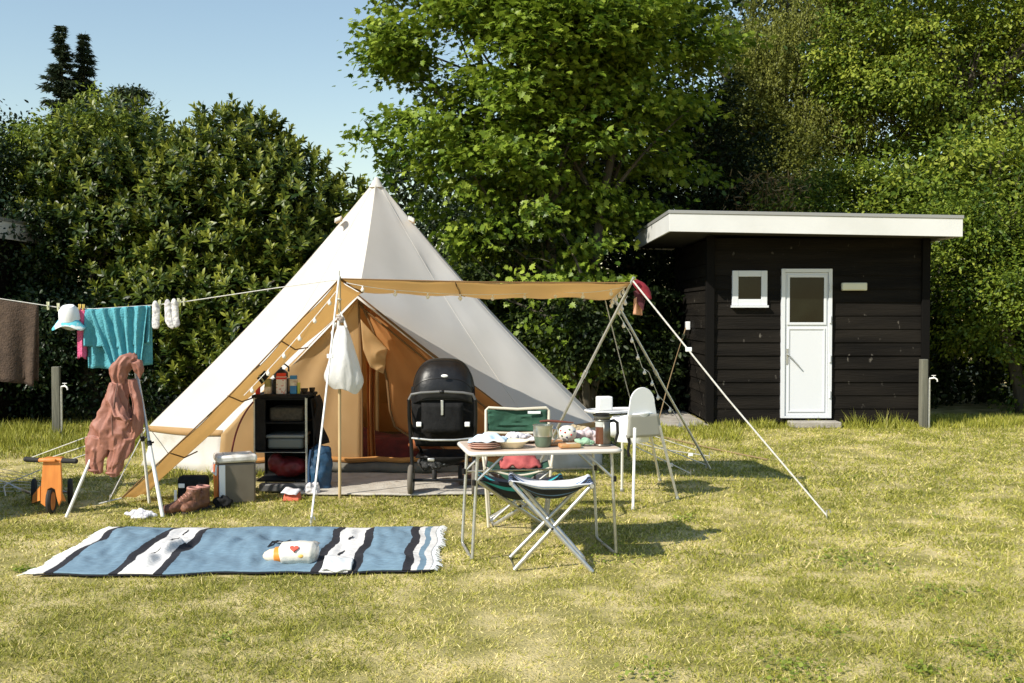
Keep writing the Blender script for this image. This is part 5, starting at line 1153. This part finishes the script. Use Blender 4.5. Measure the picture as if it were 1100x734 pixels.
# spotted canister, orange dish, pink bag, green cloth
p = onT(609, .55)+Vector((0, 0, .015)); t = thing('spotted_bowl', 'round white container with red and green dots right of the pot', 'container', p)
obj('body', MB().lathe([(.001, 0), (.035, .0), (.055, .022), (.062, .052), (.055, .082), (.033, .1), (.001, .105)], p, 26), mat('white glaze', (.74, .71, .64), .35), t)
for k, (a, z, cm_) in enumerate(((-1.9, .075, 0), (-1.4, .095, 1), (-1.2, .055, 0), (-1.7, .035, 2), (-2.3, .045, 1), (-.8, .08, 2), (-2.5, .085, 0))):
    z *= .85; r_ = .0615*math.sin(math.acos(max(-1, min(1, (z-.052)/.056)))); q = p+Vector((math.cos(a)*r_, math.sin(a)*r_, z))
    obj('dot', MB().ball(q, .0068, 10, 6), (redm, mat('green dot', (.08, .16, .06), .4), mat('dark blue dot', (.05, .06, .12), .4))[cm_], t)
p = onT(611, .15); t = thing('orange_packet', 'flat orange packet before the spotted container', 'packet', p); obj('body', MB().box(p+Vector((0, 0, .014)), (.14, .08, .026), rot=Mt), mat('orange packet', (.50, .20, .07), .5, (.42, .28, .12), 18), t, bevel=.008); obj('label', MB().box(p+Vector((.01, -.0, .0285)), (.06, .05, .002), rot=Mt), cream, t)
o = crumple('pink_bag', 'pale pink crumpled paper bag on the table left of the coffee press', 'bag', onT(630, .7)+Vector((0, 0, .03)), (.09, .06, .05), mat('pale pink paper', (.66, .58, .58), .7, (.52, .42, .43), 10), 31)
o = crumple('green_cloth', 'small pale green cloth in front of the pink paper bag', 'cloth', onT(627, .3)+Vector((0, 0, .015)), (.065, .05, .028), mat('pale green cloth', (.36, .52, .36), .9, (.22, .40, .26), 14), 33)
o = crumple('beige_bag', 'beige bread bag lying behind the coffee press', 'bag', onT(622, .95)+Vector((.0, 0, .045)), (.12, .05, .04), mat('beige paper', (.52, .42, .26), .8, (.42, .32, .18), 10), 35)
# coffee press
p = onT(646.5, .28); fp_ = thing('coffee_press', 'tall grey coffee press with dark coffee and black handle at the table\'s right end', 'coffee press', p)
glassm = mat('coffee glass', (.10, .035, .02), .08, spec=.8); dst = mat('grey brushed shell', (.15, .15, .13), .35, metal=.6)
obj('coffee', MB().lathe([(.001, .006), (.046, .006), (.046, .125), (.001, .125)], p, 28), glassm, fp_)
obj('glass', MB().lathe([(.047, .125), (.047, .172), (.045, .172), (.045, .125)], p, 28), mat('pale glass', (.45, .47, .45), .1), fp_)
m = MB()
def shellf(u, v): a = R(-88+215*u); return p+Vector((math.cos(a)*.051, math.sin(a)*.051, .002+.165*v))
m.grid(shellf, 24, 2); obj('shell', m, dst, fp_, solid=.004)
m = MB().torus(p+Vector((0, 0, .006)), .05, .006, (0, 0, 1), 28, 8); m.torus(p+Vector((0, 0, .168)), .05, .005, (0, 0, 1), 28, 8); obj('shell_ring', m, dst, fp_)
obj('lid', MB().lathe([(.052, .176), (.055, .180), (.055, .192), (.052, .194), (.001, .196)], p, 28), dst, fp_); obj('lid_rim', MB().lathe([(.047, .196), (.049, .198), (.049, .21), (.045, .212), (.001, .212)], p, 28), blackpl, fp_)
obj('handle', MB().tube([p+Vector((.045, 0, .158)), p+Vector((.075, 0, .165)), p+Vector((.098, 0, .15)), p+Vector((.101, 0, .08)), p+Vector((.088, 0, .03)), p+Vector((.085, 0, .012))], [.010, .011, .011, .010, .009, .006], 10), blackpl, fp_)

# ================================================================ STOOLS AND CHAIR
def stripes(name, cols, axis=1, w=.03, base=None):
    m = bpy.data.materials.new(name); m.use_nodes = True; N = m.node_tree.nodes; L = m.node_tree.links
    at = N.new('ShaderNodeAttribute'); at.attribute_name = 'across'; cr = N.new('ShaderNodeValToRGB'); cr.color_ramp.interpolation = 'CONSTANT'
    e = cr.color_ramp.elements; e[0].position = 0; e[0].color = (*cols[0][1], 1); e[1].position = cols[1][0]; e[1].color = (*cols[1][1], 1)
    for p_, c in cols[2:]: q = e.new(p_); q.color = (*c, 1)
    L.new(at.outputs['Fac'], cr.inputs[0]); L.new(cr.outputs[0], N['Principled BSDF'].inputs['Base Color']); N['Principled BSDF'].inputs['Roughness'].default_value = .85
    return m
def with_across(o, nu, nv):
    a = o.data.attributes.new('across', 'FLOAT', 'POINT'); a.data.foreach_set('value', [j/nv for i in range(nu+1) for j in range(nv+1)])
nav = (.008, .012, .022); bl = (.10, .20, .42); wh_ = (.66, .68, .74); te = (.02, .32, .36)
s_white = stripes('white and blue stripes', [(0, wh_), (.022, bl), (.035, wh_), (.055, bl), (.07, nav), (.20, bl), (.235, nav), (.42, bl), (.45, nav), (.70, bl), (.74, wh_), (.80, bl), (.84, wh_)])
s_teal = stripes('teal and navy stripes', [(0, nav), (.06, te), (.13, nav), (.45, te), (.52, nav), (.85, te), (.92, nav)])
def stool(label, near_l, near_r, foot_l, foot_r, depth, sag, fm, zt2):
    """X-frame stool: two crossed frames; fabric slung between the top bars"""
    o_ = (near_l+near_r)/2; t = thing('folding_stool', label, 'stool', (o_.x, o_.y+depth/2, 0), 'folding X frame stools')
    dv = Vector((.0, depth, 0)); sk = Vector((.0, .0, 0))
    tl, tr2, fl_, fr_ = near_l, near_r, foot_l, foot_r
    m = MB().tube([tl, fr_+Vector((0, 0, .012)), fr_+dv+Vector((-.03, 0, .012)), tl+dv], .0135, 10); obj('leg_frame', m, alu, t)
    i = Vector((0, .026, 0)); m = MB().tube([tr2+i, fl_+i+Vector((0, 0, .012)), fl_+dv-i+Vector((-.03, 0, .012)), tr2+dv-i], .0135, 10); obj('leg_frame', m, alu, t)
    for a_ in (tl, tr2): obj('top_bar', MB().tube([a_+Vector((0, -.015, 0)), a_+dv+Vector((0, .015, 0))], .013, 10), alu, t)
    nu, nv = 24, 20
    def f(u, v):
        p = tl.lerp(tr2, u)+dv*v; k = math.sin(math.pi*v)**.8*.75+.25*v
        return p+Vector((0, 0, .012-4*u*(1-u)*(.016+sag*k)+.006*nz((u*4, v*6, 0))))
    fo = obj('seat', MB().grid(f, nu, nv), fm, t, solid=.006); with_across(fo, nu, nv)
    for a_, e_ in ((tl, 1), (tr2, -1)): 
        mm = MB().grid(lambda u, v, a_=a_: a_+Vector((math.cos(u*6.28)*.017, 0, math.sin(u*6.28)*.017))+dv*v, 14, nv); h = obj('seat_hem', mm, fm, fo); with_across(h, 14, nv)
    c = (tl+fr_)/2; 
    for a_ in (Vector((0, -.01, 0)), dv): 
        q = W(0, 0, 1) if False else (tl+fr_)/2*.5+(tr2+fl_)/2*.5+a_; obj('rivet', MB().tube([q+Vector((0, -.01, 0)), q+Vector((0, .035, 0))], .008, 8), blackpl, t)
    return t
stool('front folding stool with white and blue striped seat and crossed grey legs', W(549, 519, 6.42), W(636, 522, 6.42), G(553, 615), G(636, 616), .36, .13, s_white, .5)
stool("folding stool with dark teal striped seat half hidden under the table's left end", W(513, 517, 7.25), W(604, 519, 7.25), G(530, 567), G(590, 569), .34, .17, s_teal, .5)
# green folding chair behind the table
gcm = mat('dark green canvas', (.022, .085, .05), .85, (.015, .06, .035), 8, .5, 14); beige = mat('beige painted tube', (.58, .53, .42), .4)
gc = W(556, 500, 7.95); gc = Vector((gc.x, 7.95, 0)); ch = thing('camping_chair', 'folding camping chair with green back and seat and beige tubes behind the table', 'chair', gc)
def K(x, y, z): return gc+Vector((x, y, z))
hw = .245; zb0, zb1 = .655, .845
m = MB().tube([K(-hw, .14, .40), K(-hw, .20, zb0), K(-hw, .22, zb1-.02), K(-hw+.02, .222, zb1), K(0, .225, zb1-.012), K(hw-.02, .222, zb1), K(hw, .22, zb1-.02), K(hw, .20, zb0), K(hw, .14, .40)], .0115, 10); obj('back_frame', m, beige, ch)
obj('back_frame', MB().tube([K(-hw, .20, zb0), K(0, .225, zb0-.012), K(hw, .20, zb0)], .010, 8), beige, ch)
obj('backrest', MB().grid(lambda u, v: K((u-.5)*2*(hw-.014), .213+.035*math.sin(u*3.14)+.014*nz((u*5, v*8, 1)), zb0+.008+(zb1-zb0-.022)*v-.006*math.sin(u*3.14)), 24, 10), gcm, ch, solid=.008)
obj('label_strip', MB().box(K(.13, .205, zb1-.035), (.10, .003, .02)), whitepl, ch)
obj('seat', MB().grid(lambda u, v: K((u-.5)*2*.235, -.22+.36*v, .44-.055*math.sin(u*3.14)+.005*nz((u*4, v*4, 0))), 20, 12), gcm, ch, solid=.01)
obj('seat_hem', MB().tube([K((u/20-.5)*2*.235, -.222, .44-.055*math.sin(u/20*3.14)) for u in range(21)], .008, 8), beige, ch)
obj('seat_apron', MB().grid(lambda u, v: K((u-.5)*2*.235*(1-.25*v), -.226, .435-.055*math.sin(u*3.14)-.055*v*math.sin(u*3.14)), 20, 4), gcm, ch, solid=.005)
for s in (-1, 1):
    for (a_, b_) in ((K(s*hw, -.22, .44), K(s*(hw-.03), -.25, 0)), (K(s*hw, .14, .44), K(s*(hw-.03), .20, 0))): obj('leg', MB().tube([a_, b_], .0105, 8), beige, ch)
    obj('seat_rail', MB().tube([K(s*hw, -.24, .445), K(s*hw, .16, .445)], .011, 8), beige, ch)
    obj('armrest', MB().tube([K(s*(hw+.02), .20, .62), K(s*(hw+.02), -.15, .615), K(s*(hw+.015), -.20, .56), K(s*hw, -.22, .44)], .0105, 8), beige, ch)
for s in (-1, 1): obj('cross_leg', MB().tube([K(s*hw, -.20, .42), K(-s*(hw-.03), -.22, .03)], .0095, 8), alu, ch)
m = MB().grid(lambda u, v: K(-.13+.30*u, -.15+.30*v, .43+.11*math.sin(u*3.1)*math.sin(v*3.1)+.035*nz((u*5, v*5, 4))), 24, 16); tag(obj('pink_jacket', m, mat('coral pink jacket', (.42, .085, .08), .8, (.32, .06, .06), 9, .4, 20), solid=.02), 'coral pink garment lying on the seat of the green chair', 'garment')
o = crumple('white_cloth', 'white cloth piled on the pink garment on the green chair', 'cloth', K(.04, .02, .60), (.12, .07, .04), whitecl, 41)

# ================================================================ HIGH CHAIR
hc = Vector((1.02, 8.95, 0)); hch = thing('high_chair', 'white plastic high chair with tray on slim grey legs, right of the table', 'high chair', hc)
fw_ = Vector((-.45, .893, 0)); sd_ = Vector((.893, .45, 0))
def H_(f, s, z): return hc+fw_*f+sd_*s+Vector((0, 0, z))
feet = [G(680, 548), G(728, 537), G(668, 528), G(709, 517)]; tops = [W(682, 460, 8.66), W(708, 457, 8.85), W(669, 452, 9.08), W(696, 453, 9.15)]
for a_, b_ in zip(feet, tops):
    lg = obj('leg', MB().tube([a_, a_.lerp(b_, .7), b_], [.0115, .0125, .015], 12), whitemetal if a_ is not feet[1] else alu, hch)
    obj('foot_cap', MB().tube([a_-Vector((0, 0, .0)), a_.lerp(b_, .04)], .0155, 10), mat('grey foot', (.4, .4, .4), .6) if 'grey foot' not in MATS else MATS['grey foot'], lg)
# shell: bowl with a tall rounded back
def hs(u, v):
    a = 2*math.pi*u; c, s = math.cos(a), math.sin(a)     # c=-1 back, +1 front
    back = max(0, -c)**1.0
    top = .70+.05*back
    rx, ry = .165, .165
    if v < .35:
        k = v/.35; return H_(c*rx*.86*k, s*ry*.86*k, .495+.0*k)
    k = (v-.35)/.65; w = .86+.14*k
    zz = .495+(top-.495)*k
    narrow = 1-.38*max(0, (zz-.78)/.17)**2.0*(1 if zz > .78 else 0)
    return H_(c*rx*w-(.03*k if c < 0 else 0), s*ry*w*narrow, zz)
sh_ = obj('seat_shell', MB().grid(hs, 60, 26), whitepl, hch, solid=.006, ang=60)
bk_ = []
for i in range(25):
    a = math.pi*i/24; bk_.append(H_(-.165-.0*math.sin(a), -math.cos(a)*.125, .825+.135*math.sin(a)))
bk_ = [H_(-.165, -.15, .70)]+bk_+[H_(-.165, .15, .70)]
obj('backrest', MB().prism(bk_, fw_*.012), whitepl, hch, bevel=.004)
apron = MB().grid(lambda u, v: H_(-.186-.012*v+.0, (u-.5)*(.30+.05*v), .735-.19*v), 10, 8); obj('back_skirt', apron, mat('shaded underside plastic', (.46, .45, .40), .5, trans=.35, transcol=(.62, .60, .40)), hch, solid=.005)  # shade on the white seat put into the skirt's duller colour
tro = []
for k in range(36):
    a = 2*math.pi*k/36; e = 3.2; x = math.copysign(abs(math.cos(a))**(2/e), math.cos(a))*.155; y = math.copysign(abs(math.sin(a))**(2/e), math.sin(a))*.25; tro.append(H_(.24+x, y-.03, .722))
tr_o = obj('tray', MB().prism(tro, (0, 0, .014)), whitepl, hch, bevel=.005); obj('tray_rim', MB().tube([p+Vector((0, 0, .016)) for p in tro]+[tro[0]+Vector((0, 0, .016))], .008, 8, caps=False), whitepl, tr_o)
m = MB().ball(H_(.04, -.13, .61), (.10, .08, .09)); obj('front_guard', m, whitepl, hch)
obj('strap', MB().tube([H_(-.12, -.12, .56), H_(-.12, -.10, .50), H_(-.13, -.12, .42), H_(-.13, -.11, .38)], .012, 8, .4), blackpl, hch)
p = H_(.17, -.04, .74); t = thing('white_beaker', 'square white container standing on the tray of the high chair', 'container', W(649, 444, p.y)); c = Vector((W(649, 444, 9.0).x, 9.0, .745))
m = MB().box(c+Vector((0, 0, .062)), (.13, .09, .125), rz=.25); obj('body', m, whitepl, t, bevel=.012)

# ================================================================ BLANKET
def bq(u, v): return BL_FL.lerp(BL_FR, u).lerp(BL_BL.lerp(BL_BR, u), v)
def bh(u, v):
    e = min(1, u*14)*min(1, (1-u)*14)*min(1, v*7)*min(1, (1-v)*7)
    p = bq(u, v)
    h = .034*abs(nz((u*9+v*2, v*3, 1)))+.065*max(0, nz((u*4+v*1.5, v*2.2-u*3, 7)))+.016*nz((u*30, v*5+u*8, 3))+.010*abs(nz((u*14-v*6, v*9, 8)))
    h += .045*math.exp(-((u-.245-.1*v)/.018)**2)*max(0, math.sin(v*3.1))*(.5 if v > .5 else 1)
    return p+Vector((.012*math.sin(v*13), .014*math.sin(u*31)+.022*math.sin(u*13+1), .026+h*e+.004*e))
NU, NV = 260, 60
wool = bpy.data.materials.new('woven blanket'); wool.use_nodes = True; N = wool.node_tree.nodes; L = wool.node_tree.links
at = N.new('ShaderNodeAttribute'); at.attribute_name = 'across'; cr = N.new('ShaderNodeValToRGB'); cr.color_ramp.interpolation = 'CONSTANT'
bw = (.165, .26, .335); ww = (.72, .70, .67); kk = (.014, .014, .02)
stp = [(0, ww), (.022, kk), (.046, bw), (.190, kk), (.212, ww), (.302, kk), (.326, bw), (.692, kk), (.716, ww), (.792, kk), (.816, bw), (.922, kk), (.947, ww), (.962, bw), (.978, ww)]
e = cr.color_ramp.elements; e[0].position = 0; e[0].color = (*stp[0][1], 1); e[1].position = stp[1][0]; e[1].color = (*stp[1][1], 1)
for p_, c in stp[2:]: q = e.new(p_); q.color = (*c, 1)
tc = N.new('ShaderNodeTexCoord'); n1_ = N.new('ShaderNodeTexNoise'); n1_.inputs['Scale'].default_value = 9; n1_.inputs['Detail'].default_value = 3
ad = N.new('ShaderNodeMath'); ad.operation = 'MULTIPLY_ADD'; ad.inputs[1].default_value = .012; sb = N.new('ShaderNodeMath'); sb.operation = 'ADD'; sb.inputs[1].default_value = -.006
L.new(tc.outputs['Object'], n1_.inputs['Vector']); L.new(n1_.outputs[0], ad.inputs[0]); L.new(at.outputs['Fac'], ad.inputs[2]); L.new(ad.outputs[0], sb.inputs[0]); L.new(sb.outputs[0], cr.inputs[0])
n2_ = N.new('ShaderNodeTexNoise'); n2_.inputs['Scale'].default_value = 60; mpx = N.new('ShaderNodeMapping'); mpx.inputs['Scale'].default_value = (.35, 1.5, 1); L.new(tc.outputs['Object'], mpx.inputs[0]); L.new(mpx.outputs[0], n2_.inputs['Vector'])
mxx = N.new('ShaderNodeMix'); mxx.data_type = 'RGBA'; mxx.blend_type = 'MULTIPLY'; mxx.inputs[0].default_value = .55
cr2 = N.new('ShaderNodeMapRange'); cr2.inputs[1].default_value = .3; cr2.inputs[2].default_value = .7; cr2.inputs[3].default_value = .55; cr2.inputs[4].default_value = 1.15
L.new(n2_.outputs[0], cr2.inputs[0]); L.new(cr.outputs[0], mxx.inputs[6]); L.new(cr2.outputs[0], mxx.inputs[7]); L.new(mxx.outputs[2], N['Principled BSDF'].inputs['Base Color'])
bpn = N.new('ShaderNodeBump'); bpn.inputs['Strength'].default_value = .5; bpn.inputs['Distance'].default_value = .01; L.new(n2_.outputs[0], bpn.inputs['Height']); L.new(bpn.outputs[0], N['Principled BSDF'].inputs['Normal']); N['Principled BSDF'].inputs['Roughness'].default_value = .95
bc = bq(.5, .5); blt = thing('picnic_blanket', 'blue woven blanket with white bands, black stripes and fringed ends spread on the grass', 'blanket', (bc.x, bc.y, 0))
o = obj('cloth', MB().grid(bh, NU, NV), wool, blt, solid=.006)
a = o.data.attributes.new('across', 'FLOAT', 'POINT'); a.data.foreach_set('value', [i/NU for i in range(NU+1) for j in range(NV+1)])
obj('edge_shadow_strip', MB().tube([bh(i/NU, 0)+Vector((0, -.001, -.008)) for i in range(NU+1)], .004, 6), mat('black wool', kk, .95), blt)  # thin black strip standing in for the shadow along the front edge
for ex, sgn in ((0, -1), (1, 1)):
    fr = MB(); r_ = random.Random(ex)
    for k in range(110):
        v = k/109; p = bh(ex, v); d_ = (bq(1, v)-bq(0, v)).normalized()*sgn
        L_ = r_.uniform(.03, .055)*(1.9 if ex == 0 and v < .12 else 1); q = p+d_*L_+Vector((r_.uniform(-.01, .01), r_.uniform(-.015, .015), -.01))
        fr.tube([p, (p+q)/2+Vector((0, r_.uniform(-.01, .01), .008)), q], [.004, .0035, .002], 4)
    obj('fringe', fr, mat('pale fringe wool', (.66, .68, .68), .95), blt)
def motif(u0, v0, s, m):
    mb = MB()
    for (du, dv, su2, sv2) in ((0, 0, 1, .5), (.5, .5, .5, .5), (-.5, -.5, .5, .6)):
        c = (u0+du*s*.02, v0+dv*s*.10); h = lambda a_, b_: bh(c[0]+a_*.010*s*su2, c[1]+b_*.10*s*sv2)+Vector((0, 0, .009))
        mb.poly([h(-1, -1), h(1, -.4), h(1, 1), h(-1, .4)])
    return obj('motif', mb, m, blt, smooth=False, solid=.002)
navy = MATS['black wool']; motif(.565, .5, 1.1, navy); motif(.572, .52, .55, MATS['pale fringe wool'])
for u0, v0, s in ((.262, .3, .5), (.255, .62, .5), (.262, .82, .4), (.755, .35, .5), (.752, .68, .45)): motif(u0, v0, s, navy)
# folded-back white corner
cf = bh(.745, .06)+Vector((0, 0, .012)); m = MB().grid(lambda u, v: bh(.725+.075*u, .02+.16*v*(1-.3*u))+Vector((-.02*v, -.03*(1-v)+.01*math.sin(u*9), .010+.012*math.sin(v*3.1)+.012*nz((u*3, v*3, 0)))), 14, 10); obj('folded_corner', m, MATS['pale fringe wool'], blt, solid=.01)
# pouch with orange band
p0 = G(284, 601); yb = p0.y-.2; zz = .072
t = thing('plastic_pouch', 'white plastic pack with an orange band and red print lying on the blanket', 'pack', (W(315, 597, yb).x, yb, 0))
def PQ(px, py): q = W(px, py, yb); return q
m = MB().tube([PQ(302, 595), PQ(304, 594.5), PQ(322, 594), PQ(336, 594.5), PQ(341, 595)], [.06, .090, .098, .092, .065], 18, .78, up=(0, 0, 1)); fuse(obj('pack', m, mat('white glossy film', (.74, .72, .68), .35, (.66, .62, .52), 5), t), .007, 1, .008, .06)
m = MB().tube([PQ(296, 596.5), PQ(303, 596)], .064, 20, .78, up=(0, 0, 1)); obj('cap_ring', m, mat('orange plastic ring', (.85, .28, .04), .4), t, bevel=.004)
m = MB().tube([PQ(283, 598), PQ(285, 597.5), PQ(290, 597), PQ(295.9, 596.5)], [.014, .032, .05, .054], 18, .78, up=(0, 0, 1)); obj('cap', m, mat('cream cap', (.78, .66, .50), .4), t)
hrt = []
for k in range(24):
    a = 2*math.pi*k/24; hx = 16*math.sin(a)**3; hy = 13*math.cos(a)-5*math.cos(2*a)-2*math.cos(3*a)-math.cos(4*a); hrt.append((hx/16*.022, hy/16*.020))
ct = W(319, 594, yb); ct = Vector((ct.x, yb-.088, ct.z+.05)); nrm = (Vector((0, 0, EYE))-Vector((0, ct.y, ct.z))).normalized(); upv = Vector((0, .62, .78)); 
obj('red_heart', MB().prism([ct+Vector((x*1.25, y*.95, y*.75)) for x, y in hrt], Vector((0, .02, -.016))), mat('red print', (.80, .10, .06), .5), t, smooth=False)
obj('yellow_print', MB().ball((W(326, 599, yb).x, yb-.088, ct.z-.05), (.022, .012, .014)), mat('yellow print', (.85, .50, .12), .5), t)
tag(obj('plastic_wrap', MB().grid(lambda u, v: G(323+24*u, 592-9*v, .03)+Vector((0, 0, .03*math.sin(u*3)*math.sin(v*3)+.01*nz((u*5, v*5, 1)))), 14, 10), mat('cloudy film', (.55, .56, .54), .3, trans=.3), solid=.003), 'greyish plastic wrapping behind the white pack on the blanket', 'wrapping')
